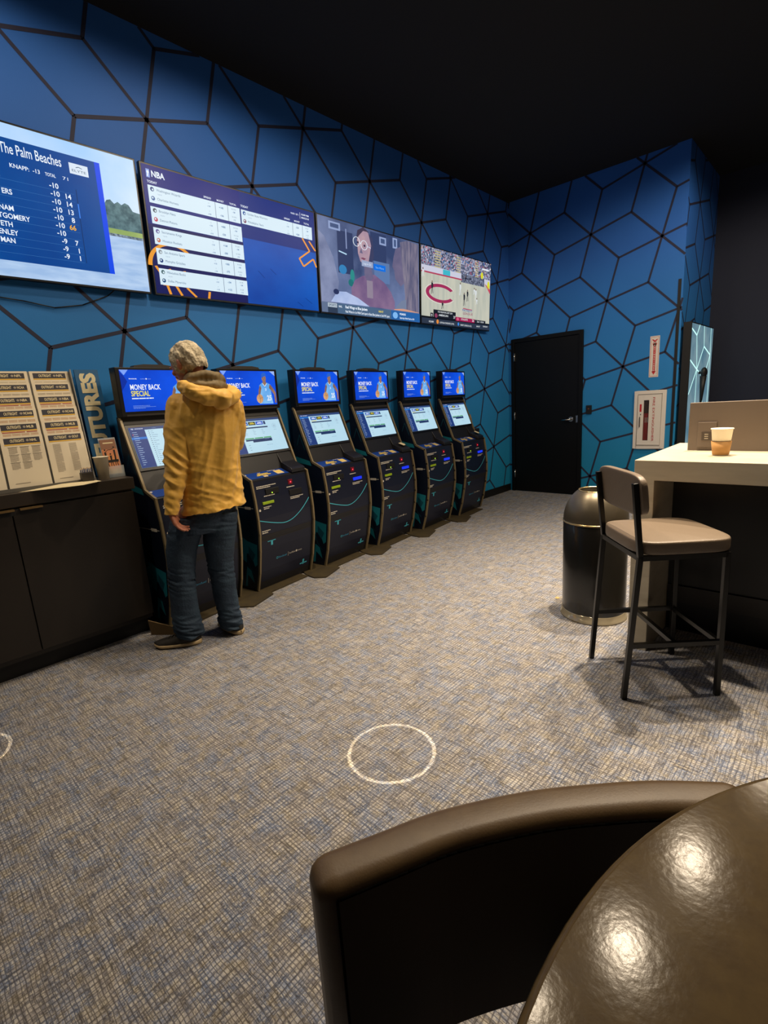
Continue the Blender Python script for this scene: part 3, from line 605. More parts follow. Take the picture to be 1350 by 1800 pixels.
def make_kiosk(list_mode=False, lit_bill=True):
    r = empty('betting_kiosk')
    d = .014
    b = MB(); pr = inset(d)+[(-.25, 1.385), (-.25, 0)]; b.prism(pr, .012, KW-.012, KB); b.build('cabinet_body', r)
    # side panels with printed graphic
    sp2 = [(x-.010, z) for x, z in PROF]+[(-.215, 1.385), (-.25, 1.385), (-.25, 0)]
    for s_, (y0, y1) in enumerate(((0, .012), (KW-.012, KW))):
        b = MB(); b.prism(sp2, y0, y1, KSIDE); c = Canvas(flat_map((0, 0 if s_ == 0 else KW, 0), (1, 0, 0), (0, 0, 1), (0, -1 if s_ == 0 else 1, 0)), b, .0006)
        c.poly([(-.245, .965), (-.075, .925), (-.06, .885), (-.245, .915)], TEAL); c.rect(-.2, .66, .06, .664, PRT); c.rect(-.04, .652, .03, .672, PRT)
        c.poly([(-.245, .30), (-.19, .44), (-.10, .42), (-.06, .40), (.055, .38), (.03, .22), (.0, .20), (-.03, .29), (-.08, .30), (-.10, .22), (-.15, .25), (-.19, .16), (-.245, .12)], TEAL)
        c.poly([(-.245, .50), (-.21, .58), (-.17, .50), (-.15, .40), (-.22, .36)], TEAL2, 2); c.poly([(-.05, .36), (.02, .30), (-.02, .24), (-.06, .29)], TEAL2, 2)
        c.poly([(-.15, .02), (-.10, .19), (-.05, .16), (-.03, .06), (-.06, .09), (-.10, .12), (-.12, .02)], TEAL); c.poly([(-.19, .02), (-.2, .1), (-.16, .14), (-.165, .02)], TEAL2)
        c.path([(-.21, 1.06), (-.17, 1.15), (-.12, 1.02)], .006, TEAL2); c.path([(-.09, .28), (-.07, .20), (-.02, .14)], .006, TEAL2, 2)
        b.build('side_panel', r, fix=False)
        # bronze edging that follows the front profile
        b = MB(); pts = PROF+[(-.222, 1.378)]
        # smooth the profile a little
        for (x0, z0), (x1, z1) in zip(pts[:-1], pts[1:]):
            dx, dz = x1-x0, z1-z0; L = math.hypot(dx, dz); nx, nz = dz/L, -dx/L
            q = [(x0-nx*.012, z0-nz*.012), (x0+nx*.005, z0+nz*.005), (x1+nx*.005, z1+nz*.005), (x1-nx*.012, z1-nz*.012)]
            b.prism(q, y0-.003 if s_ == 0 else y0, y1 if s_ == 0 else y1+.003, KTRIM)
        for x, z in pts[1:-1]: b.cyl((x-.003, y0-.003 if s_ == 0 else y0, z), (x-.003, y1 if s_ == 0 else y1+.003, z), .0085, KTRIM, n=10)
        b.build('edge_trim', r)
    # slanted betting display: plane from elbow to top
    A, B = (-.045-d*.5, .92-d*.8), (-.21-d*.7, 1.362-d*.5)
    c = seg_canvas(A, B, 0)
    f0 = c.f
    b = MB(); cs = lambda x0, y0, x1, y1, h, m: b.add([f0(x, y, k) for k in (0, h) for x, y in ((x0, y0), (x1, y0), (x1, y1), (x0, y1))], [(0,3,2,1),(4,5,6,7),(0,1,5,4),(1,2,6,5),(2,3,7,6),(3,0,4,7)], m)
    cs(.016, .132, KW-.016, .448, .010, BEZEL); cs(.016, .450, KW-.016, .472, .006, KGREY); bez = b.build('display_bezel', r, .002)
    X0, X1, Y0, Y1 = .034, KW-.030, .152, .428
    c = Canvas(lambda x, y, h: f0(X0+(X1-X0)*x, Y0+(Y1-Y0)*y, .0108+h))
    Wc = em_noise('kiosk_page', '#c4e6f4', '#b6dcf0', 2, .95, light=True)
    c.rect(0, 0, 1, 1, Wc); c.rect(0, .93, 1, 1, em('#2d4678'), 2); c.rect(0, 0, .20, 1, em('#1f3a78'), 3); c.text('FD', .03, .945, .03, WH, l=5, bold=.02, sx=.6); c.text('SPORTSBOOK', .075, .95, .022, WH, l=5, bold=.02, w=.11)
    rr = random.Random(5)
    for k in range(17): c.rect(.03, .87-k*.05, .03+rr.uniform(.03, .075), .882-k*.05, em('#9fb6d8'), 5)
    if list_mode:
        c.rect(.0, .70, .20, .755, em('#1c70c8'), 4); c.rect(.025, .81, .035, .83, em('#e0404c'), 6); c.text('SUMMARY', .30, .95, .016, em('#90a8cc'), l=5, sx=.6)
        for k in range(18): c.rect(.24, .88-k*.049, .256, .892-k*.049, em('#42506c'), 4); c.rect(.27, .88-k*.049, .27+rr.uniform(.02, .09), .888-k*.049, em('#6f88a8'), 4)
    else:
        c.rect(.0, .88, .20, .925, em('#1c70c8'), 4)
        for k, (m_, t_) in enumerate((('#1c56b8', WH), ('#2a3428', em('#e8d24c')), ('#1c4cc0', WH))):
            c.rect(.235+k*.145, .805, .37+k*.145, .905, em(m_), 4); c.rect(.255+k*.145, .835, .35+k*.145, .855, t_, 5); c.rect(.27+k*.145, .865, .335+k*.145, .88, t_, 5)
        c.rect(.67, .805, .71, .905, em('#283e6e'), 4); c.rect(.235, .765, .36, .785, em('#e4d05a'), 4); c.rect(.235, .71, .73, .748, em('#22375e'), 4)
        for k in range(3):
            for q in range(4): c.rect(.25+k*.17, .655-q*.042, .25+k*.17+rr.uniform(.03, .06), .663-q*.042, em('#7f9cb4'), 4)
            c.rect(.235+k*.175, .40, (.395, .57, .73)[k], .43, em('#3fa058'), 4)
        c.rect(.235, .345, .73, .39, em('#1e3560'), 4); c.rect(.36, .295, .73, .345, em('#1e3560'), 4); c.text('RECEIPT', .60, .357, .018, em('#90a8cc'), l=6, w=.09)
        c.ring(.86, .74, .035, .004, em('#7fa0bc'), 4, ry=.07); c.rect(.845, .70, .875, .77, em('#a2bfd4'), 5); c.rect(.83, .62, .89, .628, em('#7fa0bc'), 4)
        for q in range(3): c.rect(.26, .22-q*.07, .29, .228-q*.07, em('#44607f'), 4); c.rect(.60+q*.04, .18, .63+q*.04, .19, em('#7fa0bc'), 4)
    c.mb.build('display_screen', bez, fix=False)
    # topper
    b = MB().box((-.25, .004, 1.385), (-.178, KW-.004, 1.692), BEZEL); tp = b.build('topper', r, .003)
    MB().box((-.18, .035, 1.387), (-.1755, KW-.035, 1.398), KGREY).build('speaker_strip', tp)
    MB().prism([(.13, 1.692), (.14, 1.706), (.20, 1.714), (.34, 1.714), (.40, 1.706), (.41, 1.692)], -.235, -.185, KGREY, axis='x').build('camera_bar', tp)
    c = Canvas(lambda x, y, h: Vector((-.1772+h, .030+.52*x, 1.415+.262*y)), d=.0005)
    c.rect(0, 0, 1, 1, em_noise('ad_blue', '#0638b4', '#0b50e0', 2.2, 1.05, light=True)); c.poly([(0, 1), (.11, 1), (.05, .87)], em('#7fa4f8'), 2); c.poly([(0, .97), (.05, .84), (.08, .72), (.04, .6), (0, .5)], em('#0a2f9c'), 2)
    c.poly([(.9, 1), (1, 1), (1, .86)], em('#9db8f4'), 2); c.text('FANDUEL', .115, .775, .022, WH, w=.09, l=4, bold=.03); c.rect(.105, .775, .112, .80, WH, 4); c.text('buffalo', .25, .775, .018, em('#a8c0f4'), w=.06, l=4); c.disc(.325, .785, .009, WH, 4, ry=.018); c.text('trace', .34, .775, .018, em('#a8c0f4'), w=.045, l=4)
    c.text('MONEY BACK', .105, .525, .125, em('#eef4ff'), w=.395, l=4, bold=.02); c.text('SPECIAL', .105, .37, .125, em('#ece04a'), w=.24, l=4, bold=.02)
    greek(c, .105, .30, .40, .026, WH, 1, 4, seed=2, gap=.1); greek(c, .105, .13, .22, .010, em('#7fa0e8'), 3, 4, seed=3, dy=.03); greek(c, .105, .10, .42, .008, em('#7fa0e8'), 1, 4, seed=4)
    SKN = em_noise('ad_skin', '#5c3f3c', '#a07a68', 9); JER = em_noise('ad_jersey', '#4a9ae8', '#8cc4f4', 6); NV = em('#16307c')
    c.poly([(.65, .04), (.67, .42), (.675, .58), (.73, .66), (.83, .66), (.90, .60), (.895, .4), (.92, .03)], JER, 5)            # jersey
    c.poly([(.88, .62), (.93, .52), (.985, .36), (.99, .18), (.985, .05), (.955, .05), (.95, .3), (.90, .42), (.86, .50)], SKN, 6)  # arm
    c.poly([(.69, .60), (.655, .45), (.64, .32), (.62, .25), (.66, .22), (.69, .38), (.71, .5)], SKN, 6)
    c.poly([(.74, .64), (.78, .56), (.82, .64), (.81, .70), (.75, .70)], SKN, 6); c.disc(.775, .785, .042, SKN, 7, ry=.105)
    c.poly([(.728, .80), (.73, .90), (.76, .955), (.80, .955), (.825, .90), (.825, .83), (.79, .85)], em('#2a62c8'), 8); c.path([(.765, .765), (.78, .755)], .006, em('#2c1c20'), 9); c.rect(.745, .80, .762, .812, em('#20181c'), 9); c.rect(.785, .80, .80, .812, em('#20181c'), 9)
    c.path([(.74, .64), (.78, .55), (.82, .64)], .01, WH, 8); c.text('3', .775, .42, .07, em('#d8e8ff'), w=.03, l=8, bold=.02); c.text('25', .80, .13, .15, em('#dce8fa'), w=.09, l=8, bold=.04)
    c.disc(.66, .19, .062, em_noise('ad_ball', '#b07850', '#e0ac78', 6), 9, ry=.135); c.path([(.61, .22), (.66, .2), (.715, .23)], .005, em('#6a4430'), 10); c.path([(.65, .32), (.665, .19), (.655, .06)], .005, em('#6a4430'), 10)
    c.mb.build('topper_screen', tp, fix=False)
    # console ledge
    c = seg_canvas((.060-d, .875-d*.3), (-.045-d*.5, .92-d), .001); b = c.mb
    c.rect(.02, .008, .405, .105, BLUEP); c.rect(.13, .058, .235, .072, YP, 3); c.rect(.115, .041, .25, .052, YP, 3); c.text('BET', .15, .078, .012, CREAM, l=3, bold=.03); c.rect(.16, .012, .20, .032, CREAM, 3); c.rect(.30, .022, .37, .085, CREAM, 3); c.rect(.31, .05, .36, .066, YP, 4); c.rect(.25, .092, .33, .097, PRT, 3)
    c.disc(.035, .085, .008, PRT, 3); b.build('console_decal', r, fix=False)
    b = MB(); b.prism([(.062, .872), (.066, .90), (.045, .915), (-.05, .955), (-.115, 1.06), (-.125, 1.06), (-.125, .96), (-.05, .905)], .415, KW-.02, KB); b.build('ticket_tray', r, .004)
    # face of the cabinet, bent along its belly
    fm = lambda u, z, h: Vector((px_at(z)-d+.0005+h, u, z))
    c = Canvas(fm, d=.0006)
    def bent(x0, z0, x1, z1, m, l=1):
        zs = [z0]+[z for _, z in PROF[:7] if z0 < z < z1]+[z1]
        for a_, b_ in zip(zs[:-1], zs[1:]): c.rect(x0, a_, x1, b_, m, l)
    bent(.022, .445, KW-.022, .855, KN); bent(.03, .062, KW-.03, .40, KN)
    c.rect(.022, .436, KW-.022, .442, KGREY, 2); c.rect(.03, .40, KW-.03, .405, KGREY, 2); c.rect(.03, .058, KW-.03, .061, KGREY, 2)
    greek(c, .045, .812, .19, .006, PRT, 2, 3, dy=.012, seed=1); greek(c, .335, .765, .12, .006, PRT, 1, 3, seed=6); greek(c, .355, .682, .14, .006, PRT, 2, 3, dy=.012, seed=7); greek(c, .10, .735, .15, .006, PRT, 1, 3, seed=8)
    greek(c, .08, .653, .075, .006, PRT, 2, 3, dy=.012, seed=9); greek(c, .035, .474, .08, .007, PRT, 2, 3, dy=.014, seed=10); c.disc(.042, .64, .009, PRT, 3)
    pts = []
    for k in range(25):
        u = .024+(KW-.05)*k/24; t = (u-.024)/(KW-.05); pts.append((u, .565-.075*math.sin(min(1, t/.68)*PI/2) + (0 if t < .40 else .16*((t-.40)/.60)**1.9)))
    c.path(pts, .006, CY, 3)
    c.rect(.085, .385, .165, .391, CY, 3); c.rect(.118, .352, .137, .388, CY, 3); c.rect(.44, .09, .52, .10, CY, 3); c.rect(.468, .085, .486, .13, CY, 3)
    c.text('fanduel', .195, .222, .016, mat('kiosk_logo_blue', '#3f9cc8', .5), w=.085, l=3); c.ring(.183, .229, .008, .003, CY, 3); c.rect(.298, .212, .300, .248, PRT, 3); c.text('buffalo', .312, .224, .014, PRT, w=.065, l=3); c.disc(.39, .231, .009, PRT, 3); c.text('trace', .405, .224, .014, PRT, w=.045, l=3)
    c.mb.build('front_print', r, fix=False)
    def lump(name, u0, z0, u1, z1, dep, m, bv=.003):
        x = px_at((z0+z1)/2)-d; MB().box((x-.01, u0, z0), (x+dep, u1, z1), m).build(name, r, bv)
    lump('card_slot', .12, .745, .25, .79, .010, BLACK); lump('slot_light', .175, .752, .182, .759, .012, em('#b8f03c', 2), 0)
    lump('voucher_slot', .075, .676, .185, .697, .008, mat('lime_slot', '#9ab81e', .35)); lump('scanner', .36, .785, .405, .825, .006, mat('scanner_red', '#7a1020', .3)); lump('scanner_light', .378, .800, .388, .810, .008, em('#ff3c50', 2), 0)
    if lit_bill: lump('bill_slot', .37, .706, .485, .732, .010, em('#1c34e8', 1.1))
    else: lump('bill_slot', .35, .700, .485, .745, .008, BLACK)
    return r
KP = [(-3.245, 1.262), (-3.285, 1.98), (-3.315, 2.695), (-3.350, 3.41), (-3.350, 4.125), (-3.378, 4.855)]
TH = math.radians(6.0)
KL = ['betting kiosk in front of the man in the yellow jacket, nearest the leaflet cabinet', 'betting kiosk just right of the man, with an unlit black bill slot',
      'third betting kiosk from the left, between the unlit-slot one and one holding a paper slip', 'fourth betting kiosk from the left, paper slip lying on its ledge',
      'fifth betting kiosk, next to last before the black door', 'last betting kiosk nearest the black door, with a paper cone and box']
k1 = make_kiosk(True, True); k1.location = (*KP[0], 0); k1.rotation_euler.z = TH
k2 = make_kiosk(False, False); k2.location = (*KP[1], 0); k2.rotation_euler.z = TH
k3 = make_kiosk(False, True); k3.location = (*KP[2], 0); k3.rotation_euler.z = TH
ks = [k1, k2, k3]+[dup(k3, (*KP[i], 0), TH) for i in (3, 4, 5)]
for o in ks: o.location.z = .012
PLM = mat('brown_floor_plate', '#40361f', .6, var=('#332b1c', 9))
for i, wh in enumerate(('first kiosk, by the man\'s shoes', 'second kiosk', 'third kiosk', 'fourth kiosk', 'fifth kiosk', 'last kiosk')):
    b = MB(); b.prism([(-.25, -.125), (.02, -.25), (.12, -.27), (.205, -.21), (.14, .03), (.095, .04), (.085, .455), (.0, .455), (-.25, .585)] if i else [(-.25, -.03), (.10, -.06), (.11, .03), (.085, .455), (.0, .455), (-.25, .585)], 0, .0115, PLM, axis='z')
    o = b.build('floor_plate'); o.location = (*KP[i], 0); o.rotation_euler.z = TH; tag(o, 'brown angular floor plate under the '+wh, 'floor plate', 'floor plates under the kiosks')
for o, l in zip(ks, KL): tag(o, l, 'betting kiosk', 'row of betting kiosks along the blue wall')
def kl(i, x, y, z):
    return Vector((KP[i][0]+x*math.cos(TH)-y*math.sin(TH), KP[i][1]+x*math.sin(TH)+y*math.cos(TH), z))
PAPER = mat('cream_paper', '#e2d2a8', .8)
for i, l in ((3, 'cream paper slip on the ledge of the fourth kiosk'), (5, 'cream paper slip on the ledge of the last kiosk')):
    b = MB(); T = Matrix.Translation(kl(i, .005, .50, .962)) @ Matrix.Rotation(.4, 4, 'Z') @ Matrix.Rotation(.42, 4, 'Y')
    b.box((-.03, -.04, 0), (.03, .035, .001), PAPER, T); b.box((-.02, -.03, .001), (.028, .042, .002), PAPER, T @ Matrix.Rotation(.3, 4, 'Z')); tag(b.build('paper_slip'), l, 'paper', 'paper slips on kiosk ledges')
p = kl(5, -.135, .622, 0)
b = MB(); b.cyl((p.x, p.y-.01, 1.075), (p.x, p.y-.01, 1.18), .028, mat('brown_paper', '#8a6c48', .8), r1=.004); tag(b.build('paper_cone'), 'brown pointed paper cone standing at the right edge of the last kiosk', 'paper cone')
p = kl(5, -.10, .635, 0)
r = MB().box((p.x-.05, p.y-.03, 0.0), (p.x+.05, p.y+.05, 1.0), KB).build('narrow_bin', None, .006); tag(r, 'narrow dark bin against the wall right of the last kiosk', 'bin')
# bent corner flap at first kiosk foot
b = MB(); q0 = Vector((-3.17, 1.195, 0.0)); b.add([(-3.235, 1.13, .0), (-3.10, 1.225, .0), (-3.10, 1.225, .055), (-3.24, 1.125, .10), (-3.238, 1.137, .0), (-3.103, 1.232, .0), (-3.103, 1.232, .055), (-3.243, 1.132, .10)],
    [(0, 1, 2, 3), (7, 6, 5, 4), (0, 4, 5, 1), (1, 5, 6, 2), (2, 6, 7, 3), (3, 7, 4, 0)], mat('cardboard', '#6b5636', .8)); tag(b.build('cardboard_flap'), 'torn brown cardboard corner propped at the foot of the first kiosk', 'cardboard')
# ------------------------------------------------------------------ cabinet with leaflets
CAB = mat('cabinet_laminate', '#221c17', .42, var=('#28211a', 40, (1, 1, 12))); CABT = mat('worktop_laminate', '#322b25', .35)
r = empty('base_cabinet', (-3.48, .56, 0), 0, 'dark brown laminate base cabinet below the leaflet rack', 'cabinet')
Tc = Matrix.Translation((3.48, -.56, 0))
MB().box((-3.69, -.07, .10), (-3.29, 1.18, .955), CAB, Tc).build('cabinet_carcass', r); MB().box((-3.66, -.07, 0), (-3.33, 1.16, .10), BLACK, Tc).build('toe_kick', r)
for y0, y1, hy in ((-.065, .547, .455), (.553, 1.182, .585)):
    dd = MB().box((-3.29, y0, .13), (-3.27, y1, .945), CAB, Tc).build('door', r, .0015)
    b = MB().prism([(-3.27, .948), (-3.245, .948), (-3.245, .938), (-3.249, .938), (-3.249, .943), (-3.27, .943)], hy, hy+.105, mat('brass_lip', '#a5875a', .3, .8), T=Tc); b.box((-3.27, hy, .912), (-3.2695, hy+.105, .943), BLACK, Tc); b.build('handle', dd)
o = MB().box((-3.70, -.07, .957), (-3.265, 1.195, 1.03), CABT).build('worktop', None, .003); tag(o, 'thick brown worktop on the cabinet carrying leaflets and cup', 'worktop')
# leaflet rack (steps) and sheets
RK = mat('rack_clear_grey', '#7d7a74', .3, alpha=.9); SHEET = mat('cream_sheet', '#ddd0b6', .7); HDR = mat('print_navy', '#1d1c2c', .6); YL = mat('print_yellow', '#d9a92c', .6); GR = mat('print_grey', '#9a8f80', .8); RD = mat('print_red', '#a8432c', .7); SK_ = mat('print_tan', '#c08f6a', .8)
A0 = Vector((-3.365, -.002, 1.045)); B0 = Vector((-3.615, .045, 1.705)); Vr = (B0-A0).normalized(); Ur = Vector((0, 1, 0)); Nr = Vector((Vr.z, 0, -Vr.x)).normalized(); Nr = Nr if Nr.x > 0 else -Nr; Lr = (B0-A0).length
rk = empty('leaflet_rack', (-3.5, .72, 1.03), 0, 'tiered acrylic leaflet rack on the dark cabinet', 'leaflet rack')
Tk = Matrix.Translation((3.5, -.72, -1.03))
b = MB(); b.add([Tk @ (A0+Ur*y+Vr*s_+Nr*n) for y in (1.008, 1.014) for s_, n in ((0, .004), (Lr, .004), (Lr, -.034), (0, -.034))], [(0, 3, 2, 1), (4, 5, 6, 7), (0, 1, 5, 4), (1, 2, 6, 5), (2, 3, 7, 6), (3, 0, 4, 7)], RK); b.build('rack_side', rk)
b = MB(); b.add([Tk @ (A0+Ur*y+Vr*s_-Nr*.03) for y, s_ in ((.30, 0), (1.008, 0), (1.008, Lr), (.30, Lr))]+[Tk @ (A0+Ur*y+Vr*s_-Nr*.036) for y, s_ in ((.30, 0), (1.008, 0), (1.008, Lr), (.30, Lr))], [(0, 1, 2, 3), (7, 6, 5, 4), (0, 4, 5, 1), (1, 5, 6, 2), (2, 6, 7, 3), (3, 7, 4, 0)], RK); b.build('rack_back', rk)
b = MB(); b.prism([(-3.372, 1.0305), (-3.335, 1.0305), (-3.335, 1.05), (-3.34, 1.05), (-3.34, 1.036), (-3.372, 1.036)], .30, 1.008, RK, T=Tk); b.build('rack_lip', rk)
tiers = [('OUTRIGHT', 'NFL', 1), ('OUTRIGHT', 'NCAA', 1), ('OUTRIGHTS', 'NBA', 2), ('OUTRIGHT', 'NCAAB', 3), ('OUTRIGHTS', 'MLB', 2), ('OUTRIGHT', 'GOLF', 0)]
cols = [(.798, 1.002, 0), (.583, .787, 1), (.368, .572, 2)]
colname = ['right', 'middle', 'left']
tops = [1.0, .893, .778, .661, .543, .426]
tn = ['top', 'second', 'third', 'fourth', 'fifth', 'lowest']
for y0, y1, ci in cols:
    off = -.028*0
    for k, (w1, w2, st) in enumerate(tiers):
        if k == 5 and ci == 1: w1, w2 = 'OUTRIGHTS', 'NHL'
        if k == 5 and ci == 2: w1, w2 = 'OUTRIGHTS', 'UFC'
        tp_ = Lr*tops[k]; bt = 0.0 if k == 5 else Lr*max(.0, tops[k]-.34)
        h = -.028+k*.006
        f = (lambda yy, hh_: (lambda x, s_, e_: A0+Ur*(yy+x)+Vr*s_+Nr*(hh_+e_)))(y0, h)
        b = MB(); W_ = y1-y0
        b.add([f(x, s_, e_) for e_ in (0, .0035) for x, s_ in ((0, bt), (W_, bt), (W_, tp_), (0, tp_))], [(0, 3, 2, 1), (4, 5, 6, 7), (0, 1, 5, 4), (1, 2, 6, 5), (2, 3, 7, 6), (3, 0, 4, 7)], SHEET)
        c = Canvas(lambda x, y, e_: f(x, y, .0035+e_), b, .0004)
        t_ = tp_-.028
        t_ += .016; c.rect(.016, t_-.034, W_-.016, t_, HDR); c.rect(.016, t_-.042, W_-.016, t_-.035, YL, 2); c.text(w1, .045, t_-.025, .017, PAPER, w=.066, l=3, bold=.02); c.disc(.128, t_-.017, .007, GR, 3); c.text(w2, .139, t_-.024, .015, PAPER, w=.034 if len(w2) < 5 else .042, l=3, bold=.02)
        t_ -= .008
        if k < 5:
            cc = (GR, GR, SK_, SK_)[st]
            if st == 2: c.rect(.018, t_-.042, W_*.62, t_-.037, RD, 2); c.rect(W_*.66, t_-.042, W_-.018, t_-.037, RD, 2)
            for q in range(4): greek(c, .02+q*.044, t_-.05, .038, .0022, cc if st != 1 else GR, 5, 2, dy=.0052, seed=q+k)
        else:
            n = 2 if ci == 0 else 3
            for q in range(n):
                xx = .03+q*(.145/n)*1.15
                for g in range(3):
                    if ci == 0: greek(c, xx, t_-.05-g*.058, .04, .002, GR, 11, 2, dy=.0052, seed=q*3+g)
                    elif q < 2 or g < 2:
                        greek(c, xx, t_-.05-g*.045, .04, .0022, GR, 8, 2, dy=.005, seed=q*3+g); c.rect(xx-.003, t_-.046-g*.045, xx+.045, t_-.0445-g*.045, HDR, 2)
            c.rect(.03, .022, .10, .026, GR, 2)
        o = b.build('leaflet', fix=False)
        tag(o, '%s leaflet of the %s column, headed %s %s' % (tn[k], colname[ci], w1.title(), w2), 'leaflet', 'leaflets in the tiered rack')
# FUTURES board
fb = empty('futures_sign', (-3.6, 1.155, 1.03), 0, 'tall blue sign board reading FUTURES in cream letters', 'sign')
Af = Vector((.035, 0, 0)); Bf = Vector((-.035, 0, .68)); Vf = (Bf-Af).normalized(); Nf = Vector((Vf.z, 0, -Vf.x)); ff = lambda x, s_, e_: Af+Ur*x+Vf*s_+Nf*e_
BB = mat('sign_blue', '#1c5f92', .5)
b = MB(); b.add([ff(x, s_, e_) for e_ in (-.012, 0) for x, s_ in ((-.072, 0), (.066, 0), (.066, .68), (-.072, .68))], [(0, 3, 2, 1), (4, 5, 6, 7), (0, 1, 5, 4), (1, 2, 6, 5), (2, 3, 7, 6), (3, 0, 4, 7)], BB); b.build('sign_board', fb)
c = Canvas(ff); c.text('FUTURES', .036, .125, .082, mat('sign_cream_letters', '#e8dcb4', .6), w=.535, rot=PI/2, bold=.05, l=3); c.mb.build('sign_letters', fb, fix=False)
# things on the worktop
CUPM = mat('white_paper_cup', '#e6dcc4', .6)
def cup_mesh(c_, h, r0, r1, name, m=CUPM, parent=None):
    b = MB(); b.lathe([(0, .004), (r0-.002, .004), (r1-.002, h-.002), (r1+.001, h-.001), (r1+.003, h), (r1+.004, h-.002), (r1+.003, h-.005), (r1, h-.006), (r0, 0), (0, 0)], c_, m, n=40); return b.build(name, parent)
tag(cup_mesh((-3.385, 1.067, 1.03), .138, .030, .041, 'paper_cup'), 'plain white paper cup on the cabinet worktop beside the rack', 'paper cup')
r = empty('pen_box', (-3.325, .955, 1.045), 0, 'small dark box of short pencils in front of the leaflets', 'pencil box')
MB().box((-.02, -.03, -.012), (.02, .032, .045), mat('dark_card', '#34302e', .5)).build('box_body', r, .002)
b = MB()
for k in range(9):
    x = -.012+.012*(k % 3); y = -.024+.006*k; b.cyl((x, y, .0), (x+.002, y+.001, .060+.004*(k % 3)), .0034, mat('pencil_navy', '#1c2a52', .4), n=8); b.cyl((x+.002, y+.001, .060+.004*(k % 3)), (x+.002, y+.001, .069+.004*(k % 3)), .0034, mat('pencil_wood', '#d0a468', .6), r1=.0006, n=8)
b.build('pencils', r)['kind'] = 'stuff'
r = empty('leaflet_stand', (-3.45, 1.145, 1.03), 0, 'clear acrylic stand holding an orange sunset leaflet', 'leaflet stand')
CLR = mat('clear_acrylic', '#dfe6ea', .08, alpha=.35)
b = MB(); b.box((-.04, -.055, 0), (.045, .055, .012), CLR); b.prism([(.02, .012), (.045, .012), (.045, .07), (.041, .07), (.041, .018), (.02, .018)], -.055, .055, CLR); b.build('stand_base', r)
lp = lambda y, s_, e_: Vector((.03-s_*.2+e_, y, .02+s_))
b = MB(); b.add([lp(y, s_, e_) for e_ in (-.004, -.001) for y, s_ in ((-.05, 0), (.05, 0), (.05, .225), (-.05, .225))], [(0, 3, 2, 1), (4, 5, 6, 7), (0, 1, 5, 4), (1, 2, 6, 5), (2, 3, 7, 6), (3, 0, 4, 7)], CLR); b.build('stand_back', r)
b = MB(); b.add([lp(y, s_, e_)+Vector((-3.45, 1.145, 1.03)) for e_ in (.001, .004) for y, s_ in ((-.045, 0), (.045, 0), (.045, .215), (-.045, .215))], [(0, 3, 2, 1), (4, 5, 6, 7), (0, 1, 5, 4), (1, 2, 6, 5), (2, 3, 7, 6), (3, 0, 4, 7)], mat('sunset_orange', '#d08a4c', .5, var=('#c4785c', 12)))
c = Canvas(lambda x, y, e_: lp(x, y, .004+e_)+Vector((-3.45, 1.145, 1.03)), b, .0004)
c.rect(-.045, .155, .045, .215, mat('sunset_brown', '#8a6048', .6)); c.rect(-.045, .0, .045, .03, mat('leaflet_gold', '#c9a86a', .6)); BK = mat('silhouette_black', '#1a100c', .7); c.rect(-.04, .072, .04, .088, BK, 2); c.rect(-.03, .19, .03, .197, PAPER, 2)
for x, h in ((-.028, .07), (.026, .085), (.0, .04)):
    c.disc(x, .088+h*.9, .005, BK, 2, n=10); c.poly([(x-.006, .085+h*.75), (x+.006, .085+h*.75), (x+.003, .085), (x-.005, .085)], BK, 2); c.line((x-.002, .085+h*.4), (x-.008, .05), .004, BK, 2); c.line((x+.002, .085), (x+.007, .045), .004, BK, 2)
c.path([(-.026, .14), (-.008, .152), (.0, .15), (.022, .155)], .003, BK, 2)
tag(b.build('sunset_leaflet', fix=False), 'orange leaflet with black figure silhouettes in the clear stand', 'leaflet')
b = MB(); b.add([(-3.325, .66, 1.0315), (-3.29, .60, 1.0315), (-3.20, .78, 1.034), (-3.175, .885, 1.034), (-3.23, 1.0, 1.036), (-3.325, 1.0, 1.036), (-3.325, .82, 1.042)], [(0, 1, 2, 6), (6, 2, 3), (6, 3, 4, 5)], PAPER)
b.add([(x, y, z-.0015) for x, y, z in [(-3.325, .66, 1.0315), (-3.29, .60, 1.0315), (-3.20, .78, 1.034), (-3.175, .885, 1.034), (-3.23, 1.0, 1.036), (-3.325, 1.0, 1.036), (-3.325, .82, 1.042)]], [(6, 2, 1, 0), (3, 2, 6), (5, 4, 3, 6)], PAPER)
tag(b.build('folded_paper', fix=False), 'folded cream paper overhanging the front edge of the worktop', 'paper')
# ------------------------------------------------------------------ bar with waterfall end
MARB = mat('cream_solid_surface', '#c9bfa9', .3, spec=.4, var=('#bbb09b', 4, (.6, 1, 5)))
BX0, BX1, BY0, BY1, BZ = -.80, 1.3, 2.692, 3.56, 1.02
r = empty('bar_counter', (BX0, BY0, 0), 0, 'cream waterfall-edge bar counter with dark front at right', 'bar counter')
Tb = Matrix.Translation((-BX0, -BY0, 0))
b = MB(); b.prism([(BX0, 0), (BX0+.095, 0), (BX0+.095, BZ-.10), (BX1, BZ-.10), (BX1, BZ), (BX0, BZ)], BY0, BY1, MARB, T=Tb); b.build('waterfall_top', r, .003)
MB().box((BX0+.096, 3.06, 0), (BX1, 3.50, BZ-.101), mat('bar_front_black', '#07080c', .35), Tb).build('bar_front', r)
MB().box((BX0+.10, 3.045, .17), (BX1, 3.06, .27), mat('reflection_brown', '#1d1713', .35), Tb).build('reflection_band', r)  # reflection on the black front, built in as a brown strip
r = empty('counter_screen', (-.67, 3.158, BZ), 0, 'low taupe divider panel with outlet standing on the bar counter', 'divider panel')
TAU = mat('taupe_laminate', '#6e6156', .45)
MB().box((0, 0, 0), (1.9, .045, .255), TAU).build('divider_board', r, .002)
